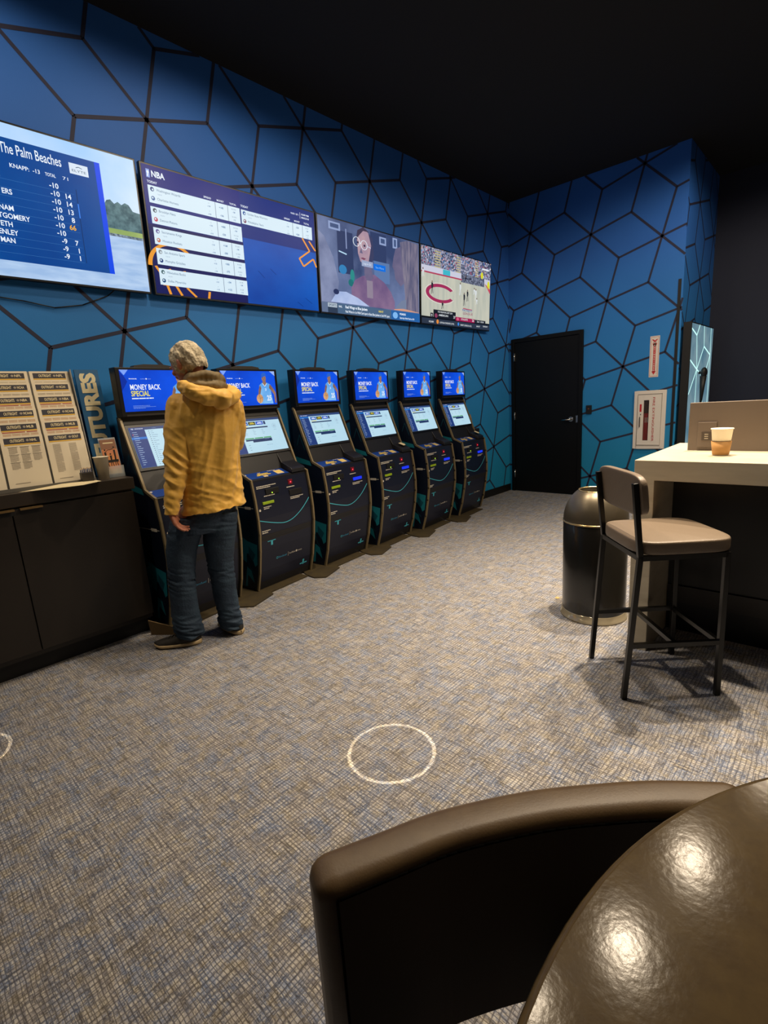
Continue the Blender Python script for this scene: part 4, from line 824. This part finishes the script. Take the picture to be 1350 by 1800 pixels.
ol = MB().box((.045, -.008, .02), (.131, 0, .152), TAU).build('outlet_plate', r, .002)
b = MB().box((.065, -.011, .055), (.108, -.008, .10), mat('outlet_dark', '#4a4038', .5)); 
for q in range(3): b.box((.079, -.0125, .063+q*.011), (.096, -.011, .068+q*.011), mat('outlet_pale', '#b0a594', .5))
b.build('outlet_socket', ol)
r = empty('coffee_cup', (-.482, 2.961, BZ), 0, 'white paper coffee cup with kraft sleeve on the bar counter', 'coffee cup')
cup_mesh((0, 0, 0), .133, .032, .045, 'cup_body', parent=r)
MB().lathe([(.0335, .004), (.0355, .004), (.0435, .070), (.0405, .070)], (0, 0, 0), mat('kraft_sleeve', '#b98a50', .8), n=40).build('cup_sleeve', r)
# ------------------------------------------------------------------ bar stool
s1, s2, s3, s4 = Vector((-.904, 2.463, 0)), Vector((-.653, 2.183, 0)), Vector((-.344, 2.457, 0)), Vector((-.595, 2.737, 0))
fw = (s3-s2).normalized(); lt = (s1-s2).normalized(); ctr = (s1+s2+s3+s4)/4
SFR = mat('stool_black_steel', '#12110f', .3, .3); VIN = mat('taupe_vinyl', '#6f6152', .42, bump=(180, .12))
st = empty('bar_stool', ctr, 0, 'bar stool with taupe vinyl seat and black square-tube legs by the bar', 'bar stool')
q = lambda v: Vector(v)-ctr
SZ = .675
b1, b2 = s1+fw*.045, s2+fw*.045; f3, f4 = s3-fw*.005, s4-fw*.005; 
def leg(p0, p1, nm='leg'):
    b = MB(); b.xd = fw; b.bar(q(p0), q(p1), .022, SFR); b.build(nm, st, .002)
up = lambda v, z: Vector((v.x, v.y, z))
for f_, t_ in ((s1, up(b1, SZ)), (s2, up(b2, SZ)), (s3, up(f3, SZ)), (s4, up(f4, SZ))): leg(f_, t_)
for v in (b1, b2): leg(up(v, SZ-.01), up(v-fw*.035, .99), 'back_post')
b = MB(); b.xd = None
for a_, c_ in ((b1, b2), (b2, f3), (f3, f4), (f4, b1)): b.bar(q(up(a_, SZ-.011)), q(up(c_, SZ-.011)), .022, SFR)
b.build('seat_frame', st)
m = lambda a_, c_, z: up(a_.lerp(c_, z/SZ), z)
for nm, a_, c_ in (('side_rail', m(s1, b1, .26), m(s4, f4, .26)), ('side_rail', m(s2, b2, .26), m(s3, f3, .26)), ('front_rail', m(s4, f4, .255), m(s3, f3, .255))):
    MB().bar(q(a_), q(c_), .02, SFR).build(nm, st)
MB().bar(q((m(s1, b1, .26)+m(s4, f4, .26))/2), q((m(s2, b2, .26)+m(s3, f3, .26))/2), .02, SFR).build('cross_rail', st)
# seat cushion: rounded slab
def pad(P0, ux, uy, uz, L, W_, Hh, m_, name, curve=0, nx=16, ny=16, pw=5, dome=.0):
    """rounded cushion; ux,uy span, uz thickness; curve bends it along ux"""
    b = MB(); rings = []
    n = 40
    prof = []
    for k in range(13):
        ph = -PI/2+PI*k/12; prof.append((math.copysign(abs(math.sin(ph))**.55, math.sin(ph)), abs(math.cos(ph))**.4))
    for zz, rr_ in prof:
        ring = []
        for i in range(n):
            t = 2*PI*i/n; cx, sx_ = math.cos(t), math.sin(t)
            X = math.copysign(abs(cx)**(2/pw), cx); Y = math.copysign(abs(sx_)**(2/pw), sx_)
            ed = .012
            x_ = X*(L/2-ed+ed*rr_); y_ = Y*(W_/2-ed+ed*rr_)
            if rr_ < .35: x_ *= .97; y_ *= .97
            h_ = zz*Hh/2+dome*(1-(2*x_/L)**2)*(1-(2*y_/W_)**2)*(zz > 0)
            ring.append(Vector(P0)+ux*x_+uy*y_+uz*(h_+curve*(2*x_/L)**2))
        rings.append(ring)
    b.loft(rings, m_, cap=False)
    for rg, sg in ((rings[0], -1), (rings[-1], 1)):   # domed caps
        c_ = sum(rg, Vector())/n + uz*(dome*.6 if sg > 0 else 0) - uz*curve*.55*(1)
        mids = [p.lerp(c_, .5)+uz*(dome*.25 if sg > 0 else 0)-uz*curve*.0 for p in rg]
        b.add(rg+mids, [(i, (i+1) % n, (i+1) % n+n, i+n) for i in range(n)], m_, True); b.add(mids+[c_], [(i, (i+1) % n, n) for i in range(n)], m_, True)
    return b.build(name, st)
cs_ = (b1+b2+f3+f4)/4
pad(q(up(cs_, SZ+.032))+fw*.012, lt, fw, Vector((0, 0, 1)), (b1-b2).length+.05, (f3-b2).length+.055, .055, VIN, 'seat', dome=.012)
bc = (b1+b2)/2-fw*.028; bu = Vector((-fw.x*.10, -fw.y*.10, 1)).normalized()
pad(q(up(bc, .932))+fw*.026, lt, bu, fw, (b1-b2).length+.055, .185, .030, VIN, 'backrest', curve=-.0)
# ------------------------------------------------------------------ waste bin with dome lid
TC = (-1.105, 3.02, 0); R_ = .185
r = empty('waste_bin', TC, 0, 'glossy black round waste bin with open dome top beside the bar stool', 'waste bin')
TBM = mat('bin_black_enamel', '#0d0c0a', .28, coat=.3); TDM = mat('bin_dome_grey', '#6a6254', .34, .8); BR = mat('bin_bright_ring', '#b9a274', .25, .9)
MB().lathe([(0, .01), (R_-.004, .01), (R_, .03), (R_, .605), (R_-.004, .61)], (0, 0, 0), TBM, n=64).build('bin_body', r)
dm = [(R_*math.cos(t)+.0, .612+.215*math.sin(t)) for t in [i*PI/2/16 for i in range(17)] if R_*math.cos(t) > .098]
MB().lathe([(R_+.001, .609)]+dm+[(.098, dm[-1][1]+.004), (.094, dm[-1][1]+.002), (.094, .74), (R_*.9, .62)], (0, 0, 0), TDM, n=64).build('bin_dome', r)
MB().lathe([(R_, .603), (R_+.003, .605), (R_+.003, .611), (R_, .613)], (0, 0, 0), BR, n=64).build('rim_band', r)
zt_ = dm[-1][1]
MB().lathe([(.092, zt_), (.094, zt_+.006), (.100, zt_+.006), (.103, zt_-.001), (.099, zt_-.003)], (0, 0, 0), BR, n=48).build('opening_rim', r)
MB().lathe([(R_, .0), (R_+.012, .002), (R_+.012, .012), (R_+.004, .014), (R_+.004, .045), (R_, .048)], (0, 0, 0), mat('clear_base_ring', '#a09680', .12, .4), n=64).build('base_ring', r)
b = MB()
for k in range(5):
    a = 2*PI*k/5; b.add([(-1.385, 3.12, .012), (-1.385+.02*math.cos(a), 3.12+.02*math.sin(a), .006), (-1.385+.008*math.cos(a+.63), 3.12+.008*math.sin(a+.63), .002), (-1.385+.008*math.cos(a-.63), 3.12+.008*math.sin(a-.63), .002)], [(0, 2, 1), (0, 1, 3)], mat('scrap_tan', '#d8b878', .7))
tag(b.build('paper_scrap', fix=False), 'tiny star-shaped tan scrap on the carpet left of the waste bin', 'scrap')
# ------------------------------------------------------------------ round table (foreground)
r = empty('round_table', (.614, .452, 0), 0, 'round glossy taupe table in the near right corner', 'table')
b = MB(); prof = [(0, .705), (.80, .705), (.815, .712), (.819, .722), (.819, .730), (.815, .737), (.808, .740)]
def table_mat():
    m = mat('taupe_gloss_laminate', '#64543a', .13, spec=.11, var=('#5a4b36', 30)); nt = m.node_tree; b_ = nt.nodes['Principled BSDF']; L = nt.links.new
    tc = nt.nodes.new('ShaderNodeTexCoord'); n = nt.nodes.new('ShaderNodeTexNoise'); n.inputs['Scale'].default_value = 90; n.inputs['Detail'].default_value = 3
    bp = nt.nodes.new('ShaderNodeBump'); bp.inputs['Strength'].default_value = .12; bp.inputs['Distance'].default_value = .001
    L(tc.outputs['Object'], n.inputs['Vector']); L(n.outputs['Fac'], bp.inputs['Height']); L(bp.outputs[0], b_.inputs['Normal']); return m
b.lathe(prof, (0, 0, 0), table_mat(), n=128); b.add([(.808*math.cos(2*PI*i/128), .808*math.sin(2*PI*i/128), .740) for i in range(128)], [tuple(range(128))], table_mat()); b.build('table_top', r)
MB().lathe([(0, .703), (.11, .703), (.05, .66), (.04, .1), (.06, .04), (.34, .025), (.35, .0), (0, 0)], (0, 0, 0), BLACK, n=48).build('pedestal', r)
# ------------------------------------------------------------------ upholstered chair tucked at the table
ZC = .715; KC = (1.375-.715)/(1.375-.80)
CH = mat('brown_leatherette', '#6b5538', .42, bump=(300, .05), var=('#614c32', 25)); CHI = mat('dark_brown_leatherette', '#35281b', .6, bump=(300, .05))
ch = empty('tub_chair', (-.10, .44, 0), 0, 'brown leatherette chair with curved back tucked at the round table', 'chair')
outer = [(-.452, .322), (-.445, .375), (-.398, .475), (-.313, .606), (-.209, .722), (-.112, .800), (-.078, .808)]
def cat(pts, n=8):
    out = []
    for i in range(len(pts)-1):
        p0 = pts[max(i-1, 0)]; p1 = pts[i]; p2 = pts[i+1]; p3 = pts[min(i+2, len(pts)-1)]
        for k in range(n):
            t = k/n; out.append(tuple(.5*(2*b_+(-a_+c_)*t+(2*a_-5*b_+4*c_-d_)*t*t+(-a_+3*b_-3*c_+d_)*t**3) for a_, b_, c_, d_ in zip(p0, p1, p2, p3)))
    out.append(pts[-1]); return out
# centre line of the back in plan, and normals
mid = cat([(-.440, .318), (-.405, .390), (-.365, .470), (-.290, .575), (-.215, .655), (-.150, .715), (-.078, .768)], 6)
mid = [(x*KC, y*KC) for x, y in mid]
TH_ = .076; Oc = Vector((-.10, .44, 0))
def back_ring(i, shrink=1.0):
    p = Vector((*mid[i], 0)); a_ = Vector((*mid[max(i-1, 0)], 0)); c_ = Vector((*mid[min(i+1, len(mid)-1)], 0)); t = (c_-a_).normalized(); n = Vector((-t.y, t.x, 0))   # n points away from the camera
    zs = []
    hw_ = TH_/2*shrink; rr_ = .022*shrink; top = ZC-(1-shrink)*.03; bot = .345
    prof = [(-hw_, bot+.01)]
    for k in range(5): th_ = PI-PI/2*k/4; prof.append((-hw_+rr_+rr_*math.cos(th_), top-rr_+rr_*math.sin(th_)))
    for k in range(5): th_ = PI/2-PI/2*k/4; prof.append((hw_-rr_+rr_*math.cos(th_), top-rr_+rr_*math.sin(th_)))
    prof += [(hw_, bot+.01), (hw_-.01, bot), (-hw_+.01, bot)]
    return [p+n*(-x)*-1 + Vector((0, 0, z))-Oc for x, z in prof]
n_ = len(mid)
rings = []
e0 = back_ring(0); t0 = (Vector((*mid[1], 0))-Vector((*mid[0], 0))).normalized()
for k, (sh, of) in enumerate(((.45, -.028), (.75, -.022), (.92, -.012))): rings.append([v-t0*(-of)*1 for v in back_ring(0, sh)])
rings += [back_ring(i) for i in range(n_)]
t1 = (Vector((*mid[-1], 0))-Vector((*mid[-2], 0))).normalized()
for sh, of in ((.92, .012), (.75, .022), (.45, .028)): rings.append([v+t1*of for v in back_ring(n_-1, sh)])
b = MB(); b.loft(rings, CH); bk = b.build('backrest', ch)
# dark inner face with its piping
b = MB(); pts = []
for i in range(n_):
    p = Vector((*mid[i], 0)); a_ = Vector((*mid[max(i-1, 0)], 0)); c_ = Vector((*mid[min(i+1, n_-1)], 0)); t = (c_-a_).normalized(); n = Vector((-t.y, t.x, 0)); pts.append((p, n))
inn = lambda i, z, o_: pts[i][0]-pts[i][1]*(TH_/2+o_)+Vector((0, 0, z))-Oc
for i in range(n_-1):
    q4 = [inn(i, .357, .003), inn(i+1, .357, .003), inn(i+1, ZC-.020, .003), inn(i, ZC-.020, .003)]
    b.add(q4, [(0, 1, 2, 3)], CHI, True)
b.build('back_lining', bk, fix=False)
b = MB(); PIP = mat('black_piping', '#050403', 1, spec=.05); b.tube([inn(i, ZC-.019, .002) for i in range(n_)], .0022, PIP, 6); b.tube([inn(0, ZC-.019, .002), inn(0, .42, .002)], .0022, PIP, 6); b.build('piping', bk)
# seat & legs under the table
fa = Vector((.79, -.61, 0)); la = Vector((.61, .79, 0))
b = MB(); T = Matrix((fa, la, Vector((0, 0, 1)))).transposed().to_4x4(); T.translation = fa*.03+la*.04
ring = lambda z, k: [T @ Vector((math.copysign(abs(math.cos(a))**.5, math.cos(a))*.22*k, math.copysign(abs(math.sin(a))**.5, math.sin(a))*.25*k, z)) for a in [2*PI*i/36 for i in range(36)]]
b.loft([ring(.34, .95), ring(.35, 1), ring(.42, 1), ring(.44, .96), ring(.448, .8)], CH); b.build('seat', ch)
for x, y in ((.0, -.21), (.0, .21), (.2, -.21), (.2, .21)):
    p = T @ Vector((x*.8, y*.85, 0)); MB().cyl((p.x, p.y, 0), (p.x, p.y, .345), .012, SFR, r1=.016).build('leg', ch)
b = MB(); b.box((-.36, .06, .348), (-.15, .20, .358), SFR, T); b.build('back_bracket', ch)
# ------------------------------------------------------------------ the man in the yellow jacket
OM = Vector((-2.85, 1.30, 0)); LM = Vector((.39, .92, 0)).normalized(); NM = Vector((-.92, .39, 0)).normalized()
def P3(s_, d_, z): return LM*s_+NM*d_+Vector((0, 0, z))
man = empty('person', OM, 0, 'grey-haired man in yellow hooded jacket and jeans standing at a kiosk', 'person')
SKIN = mat('skin', '#b8785c', .5, var=('#a8664e', 40)); HAIR = mat('grey_hair', '#d2c4a8', .75, bump=(90, .6), var=('#94866c', 38))
JKT = mat('yellow_jacket', '#e4b24a', .6, bump=(28, .25), var=('#d6a43e', 12), sheen=.2); LIN = mat('khaki_lining', '#6e5c38', .65, bump=(25, .3)); JEAN = mat('blue_denim', '#1b2c40', .8, bump=(90, .35), var=('#2c4052', 10)); SHOE = mat('dark_shoe', '#23201c', .7, bump=(120, .3)); SOLE = mat('cream_sole', '#b09a74', .6)
YR = math.atan2(LM.y, LM.x)           # heading of the lateral axis
TB = math.radians(20)                 # body turned left
def frame(turn):
    """lateral and forward unit vectors after a left turn"""
    f_ = NM*math.cos(turn)-LM*math.sin(turn); l_ = LM*math.cos(turn)+NM*math.sin(turn); return l_, f_
lb, fb_ = frame(TB)
def oring(c_, a_, bf, bb=None, n=28, l_=lb, f_=fb_, tilt=None, pw=2.3):
    out = []
    for i in range(n):
        t = 2*PI*i/n; x = math.copysign(abs(math.cos(t))**(2/pw), math.cos(t))*a_; y = math.copysign(abs(math.sin(t))**(2/pw), math.sin(t)); y *= bf if y > 0 else (bb or bf)
        v = c_+l_*x+f_*y
        if tilt: v.z += x*tilt[0]+y*tilt[1]
        out.append(v)
    return out
def limb(b, pts, m_, n=14):
    """pts: (Vector, r) chain, smooth tapered tube with spherical joints"""
    for (p0, r0), (p1, r1) in zip(pts[:-1], pts[1:]): b.cyl(p0, p1, r0, m_, r1=r1, n=n)
    for p, r0 in pts: b.ell(p, (r0, r0, r0), m_, nu=n, nv=8)
def remeshed(b, name, vox, disp=None, smooth=2, parent=man):
    o = b.build('raw'); md = o.modifiers.new('r', 'REMESH'); md.mode = 'VOXEL'; md.voxel_size = vox; md.use_smooth_shade = True
    if smooth: s_ = o.modifiers.new('s', 'SMOOTH'); s_.iterations = smooth; s_.factor = .5
    dg = bpy.context.evaluated_depsgraph_get(); me = bpy.data.meshes.new_from_object(o.evaluated_get(dg)); bpy.data.objects.remove(o)
    if disp:
        nrm = [v.normal.copy() for v in me.vertices]
        for v, n in zip(me.vertices, nrm): v.co += n*disp(v.co, n)
    me.update(); me.name = name
    if not me.materials: me.materials.append(b.mats[0])
    for p in me.polygons: p.use_smooth = True; p.material_index = 0
    o = bpy.data.objects.new(name, me); COL.objects.link(o); o.parent = parent; return o
# --- body (continuous)
b = MB(); hl, hf = frame(math.radians(42))     # head turned further left
HC = P3(.128, .035, 1.672)
Th = Matrix((hl, hf, Vector((0, 0, 1)))).transposed()
pitchd = Matrix.Rotation(math.radians(-28), 3, Vector((1, 0, 0)))
TH3 = Th @ pitchd
hp = lambda x, y, z: HC+TH3 @ Vector((x, y, z))
b.ell(HC, (.076, .098, .100), SKIN, TH3, 28, 18); b.ell(hp(0, .035, -.055), (.056, .058, .062), SKIN, TH3); b.ell(hp(0, .062, -.098), (.030, .028, .022), SKIN, TH3)   # jaw, chin
b.ell(hp(0, .098, -.018), (.013, .026, .022), SKIN, TH3); b.ell(hp(0, .088, .006), (.010, .022, .03), SKIN, TH3)   # nose
for s_ in (-1, 1):
    b.ell(hp(.033*s_, .080, -.016), (.022, .018, .018), SKIN, TH3); b.ell(hp(.03*s_, .088, .022), (.024, .010, .007), SKIN, TH3)  # cheek, brow
    b.ell(hp(.077*s_, -.006, -.018), (.008, .018, .031), SKIN, TH3 @ Matrix.Rotation(.25, 3, 'X')); b.ell(hp(.082*s_, -.014, -.012), (.007, .012, .024), SKIN, TH3)
b.ell(hp(0, .086, -.062), (.024, .010, .006), SKIN, TH3); b.ell(hp(0, .084, -.073), (.020, .010, .006), SKIN, TH3)
limb(b, [(P3(.20, .0, 1.45), .075), (P3(.185, .0, 1.53), .060), (P3(.150, .02, 1.62), .056)], SKIN)
b.loft([oring(P3(.17, .0, z), a_, d_) for z, a_, d_ in ((.80, .09, .07), (.95, .10, .08), (1.15, .10, .08), (1.33, .11, .08), (1.44, .11, .06), (1.5, .08, .06))], SKIN)
LS, LE, LW = P3(.045, .0, 1.43), P3(.008, -.05, 1.165), P3(-.080, -.120, .865)
RS, RE, RW = P3(.345, .02, 1.41), P3(.350, .12, 1.20), P3(.22, .33, 1.17)
limb(b, [(LS, .035), (LE, .032), (LW, .025)], SKIN); limb(b, [(RS, .035), (RE, .032), (RW, .025)], SKIN)
LHIP, LKN, LAN = P3(.02, .0, .80), P3(-.075, .02, .46), P3(-.085, .03, .09); RHIP, RKN, RAN = P3(.20, .0, .80), P3(.158, .04, .44), P3(.165, .035, .09)
limb(b, [(LHIP, .07), (LKN, .05), (LAN, .038)], SKIN); limb(b, [(RHIP, .07), (RKN, .05), (RAN, .038)], SKIN)
def hand(b, W0, dirv, palm_n, side, curl):
    """wrist point, finger direction, back-of-hand normal, thumb side vector"""
    d_ = dirv.normalized(); nn = palm_n.normalized(); sd = side.normalized()
    for k in range(4):
        off = (1.5-k)*.019
        b.cyl(W0+sd*off*.6, W0+d_*.066+sd*off, .0125, SKIN, r1=.0115, n=12)
        L = (.031, .035, .033, .026)[k]; p = W0+d_*.066+sd*off; v = d_.copy(); r0 = .0088
        for j in range(3):
            v = (Matrix.Rotation(curl*(1, 1.1, .8)[j]+k*.05, 3, sd.cross(nn).cross(nn).normalized() if False else sd) @ v)
            p2 = p+v*L*(1, .72, .55)[j]; b.cyl(p, p2, r0, SKIN, r1=r0*.9, n=10); b.ell(p2, (r0*.92,)*3, SKIN, nu=10, nv=6); p = p2; r0 *= .92
    t0_ = W0+d_*.022+sd*.026; t1_ = t0_+d_*.034+sd*.022-nn*.010; t2_ = t1_+d_*.026+sd*.006-nn*.008; b.cyl(W0+d_*.005+sd*.01, t0_, .014, SKIN, r1=.013); limb(b, [(t0_, .013), (t1_, .0105), (t2_, .009)], SKIN, 10)
hand(b, LW+Vector((0, 0, -.012)), (LM*.32+Vector((0, 0, -1))-NM*.12), -NM*.4-LM, -NM*.35+LM*.1+Vector((0, 0, 0))+NM*.9, -.42)
hand(b, RW, (NM*.9-LM*.45+Vector((0, 0, .05))), Vector((0, 0, 1)), -LM*.9-NM*.4, .25)
remeshed(b, 'body', .0038, smooth=2)
# --- hair
def hd(co, n):
    q_ = TH3.transposed() @ (co-HC)
    c1_ = noise.noise(Vector((q_.x*34, q_.y*34, q_.z*20+q_.x*14)))*.009+noise.noise(Vector((q_.x*110, q_.y*110, q_.z*50)))*.003
    return c1_
b = MB(); b.ell(hp(0, -.012, .012), (.087, .106, .106), HAIR, TH3, 40, 24); b.ell(hp(0, -.055, -.022), (.073, .055, .075), HAIR, TH3, 32, 18)
for s_ in (-1, 1): b.ell(hp(.068*s_, .022, -.005), (.015, .022, .042), HAIR, TH3)
hr = remeshed(b, 'hair', .004, hd, 2)
bm = bmesh.new(); bm.from_mesh(hr.data)       # open the face and the nape
dl = []
for v in bm.verts:
    q_ = TH3.transposed() @ (v.co-HC)
    if (q_.y > .045 and q_.z < .052) or q_.z < -.078 or (q_.z < -.06 and q_.y < -.02 and False): dl.append(v)
bmesh.ops.delete(bm, geom=dl, context='VERTS'); bm.to_mesh(hr.data); bm.free()
# --- jacket
def fold(co, n):
    z = co.z; s_ = co.dot(LM); d_ = co.dot(NM); sl = max(0, min(1, (.10-s_)/.06))*max(0, min(1, (1.42-z)/.1))
    w1 = noise.noise(Vector((s_*8, d_*8, z*2.2+s_*3)))*.016
    lo = max(0, min(1, (1.14-z)/.20))
    w2 = -abs(noise.noise(Vector((s_*5, d_*5, z*24+s_*10))))*(.013*lo+.003)
    w3 = noise.noise(Vector((s_*34, d_*34, z*44)))*.0022*(.4+lo)
    t = (s_-.10)*math.cos(1.25)+(z-1.35)*math.sin(1.25); u = -(s_-.10)*math.sin(1.25)+(z-1.35)*math.cos(1.25)
    w4 = -abs(noise.noise(Vector((u*17, t*3, 4))))*.022 *(1-sl) if d_ < 0 else 0
    el = sl*-abs(noise.noise(Vector((s_*7, d_*7, (z+.75*s_)*17))))*.030*(.35+.65*max(0, 1-abs(z-1.10)/.24))
    return w1+w2+w3+w4+el+.004
b = MB()
sec = [(.828, .168, -.005, .190, .140, .142), (.88, .170, 0, .183, .132, .130), (1.0, .180, 0, .176, .13, .122), (1.14, .192, 0, .168, .125, .118), (1.28, .200, 0, .172, .122, .122), (1.38, .200, 0, .182, .115, .118), (1.45, .198, .002, .172, .100, .10), (1.50, .192, .005, .130, .082, .085), (1.545, .188, .01, .082, .07, .072)]
b.loft([oring(P3(s_, d_, z), a_, bf, bb, tilt=(.05, 0) if z < .9 else None) for z, s_, d_, a_, bf, bb in sec], JKT)
limb(b, [(P3(.060, .0, 1.425), .080), (P3(.030, -.02, 1.32), .078), (P3(.006, -.05, 1.17), .070), (P3(-.035, -.085, 1.02), .058), (P3(-.076, -.118, .885), .044)], JKT, 18)
b.cyl(P3(-.076, -.118, .885), P3(-.082, -.125, .838), .043, JKT, r1=.041, n=18)
limb(b, [(P3(.325, .02, 1.405), .078), (P3(.345, .08, 1.29), .072), (P3(.345, .13, 1.19), .062), (P3(.285, .24, 1.18), .052), (P3(.225, .32, 1.175), .044)], JKT, 18)
jk = remeshed(b, 'jacket', .006, fold, 2)
# --- hood lying on the shoulders
def hfold(co, n): return noise.noise(co*16)*.010-abs(noise.noise(Vector((co.x*9, co.y*9, co.z*34))))*.010
b = MB(); 
for k in range(15):
    t = PI*(.0+k/14); c_ = P3(.215, -.035, 1.505); x = math.cos(t)*.135; y = -math.sin(t)*.105
    p = c_+lb*x+fb_*y+Vector((0, 0, .022-.060*math.sin(t)-x*.10)); rr_ = .036+.018*math.sin(t); b.ell(p, (rr_*1.1, rr_*1.1, rr_), JKT, nu=16, nv=10)
b.ell(P3(.265, -.12, 1.458), (.085, .06, .058), JKT, nu=20)
remeshed(b, 'hood', .006, hfold, 3, jk)
b = MB()
for k in range(17):
    t = PI*(-.12+1.24*k/16); c_ = P3(.205, -.008, 1.565); x = math.cos(t)*.088; y = -math.sin(t)*.078
    p = c_+lb*x+fb_*y+Vector((0, 0, .018*math.sin(t)-x*.05)); b.ell(p, (.030, .030, .040), LIN, nu=14, nv=9)
    p = c_+lb*x*1.12+fb_*y*1.2+Vector((0, 0, -.030-x*.1)); b.ell(p, (.032, .032, .030), LIN, nu=14, nv=9)
remeshed(b, 'hood_lining', .006, lambda co, n: noise.noise(co*22)*.007-abs(noise.noise(Vector((co.x*14, co.y*14, co.z*30))))*.006, 3, jk)
# --- jeans
def jfold(co, n):
    z = co.z; s_ = co.dot(LM); d_ = co.dot(NM)
    k = max(0, 1-abs(z-.42)/.10)*.9+max(0, min(1, (.22-z)/.10))*1.3+max(0, 1-abs(z-.72)/.10)*.4+.18
    return k*(-abs(noise.noise(Vector((s_*8, d_*8, z*36+s_*9))))*.020+.005)+noise.noise(Vector((s_*12, d_*12, z*7)))*.006
b = MB()
b.loft([oring(P3(s_, 0, z), a_, bf, bb) for z, s_, a_, bf, bb in ((.93, .160, .135, .09, .10), (.84, .150, .148, .10, .112), (.77, .125, .155, .105, .12), (.70, .090, .158, .10, .11))], JEAN)
def leg3(pts): b.loft([oring(P3(s_, d_, z), a_, c_) for z, s_, d_, a_, c_ in pts], JEAN)
leg3([(.80, .02, 0, .095, .105), (.70, -.025, .0, .094, .102), (.60, -.050, .01, .087, .092), (.46, -.074, .02, .076, .080), (.32, -.080, .028, .074, .078), (.18, -.083, .03, .078, .082), (.10, -.078, .025, .080, .086), (.055, -.072, .02, .074, .082)])
leg3([(.80, .20, 0, .095, .105), (.70, .180, .0, .094, .102), (.60, .164, .015, .088, .092), (.44, .158, .04, .074, .080), (.30, .162, .042, .068, .076), (.16, .168, .04, .066, .078), (.09, .170, .035, .068, .080), (.045, .172, .03, .062, .076)])
remeshed(b, 'jeans', .0055, jfold, 2)
# --- shoes
def shoe(heel, toe, wd=.048):
    ax = (toe-heel).normalized(); sd = Vector((-ax.y, ax.x, 0)); L = (toe-heel).length
    def outline(t): # half width along length 0..1
        return wd*(.62+.38*math.sin(min(1, max(0, t))*PI*.95+.05))*min(1, (t/.10)**.5 if t < .10 else 1)*min(1, ((1-t)/.14)**.5 if t > .86 else 1)
    def slab(z0f, z1f, grow, m_, nm, par):
        b = MB(); rings = []
        for k in range(23):
            t = .004+.992*k/22; w_ = max(.004, outline(t)+grow); p = heel+ax*(t*L*(1+0)); z0 = z0f(t); z1 = z1f(t)
            ring_ = []
            for q in range(16):
                a_ = 2*PI*q/16; x = math.copysign(abs(math.cos(a_))**.75, math.cos(a_))*w_; y = math.sin(a_); zz = z0+(z1-z0)*(.5+.5*math.copysign(abs(y)**.7, y))
                k_ = 1-.30*max(0, y)*(1 if nm == 'shoe' else .0); ring_.append(p+sd*x*k_+Vector((0, 0, zz)))
            rings.append(ring_)
        b.loft(rings, m_); return b.build(nm, par)
    up_ = slab(lambda t: .014, lambda t: (.085 if t < .38 else .085-.045*((t-.38)/.62)**.8) if t > .03 else .06, -.001, SHOE, 'shoe', man)
    slab(lambda t: .0+.012*max(0, t-.8)/.2, lambda t: .030+.006*abs(t-.5), .004, SOLE, 'sole', up_)
    b = MB()
    for k in range(4):
        p = heel+ax*L*(.45+.07*k)+Vector((0, 0, .086-.008*k)); b.cyl(p-sd*.022, p+sd*.022, .003, mat('shoe_lace', '#4a4238', .7), n=8)
    b.build('laces', up_)
shoe(P3(-.015, -.012, 0), P3(-.285, .065, 0)); shoe(P3(.222, -.035, 0), P3(.125, .225, 0))
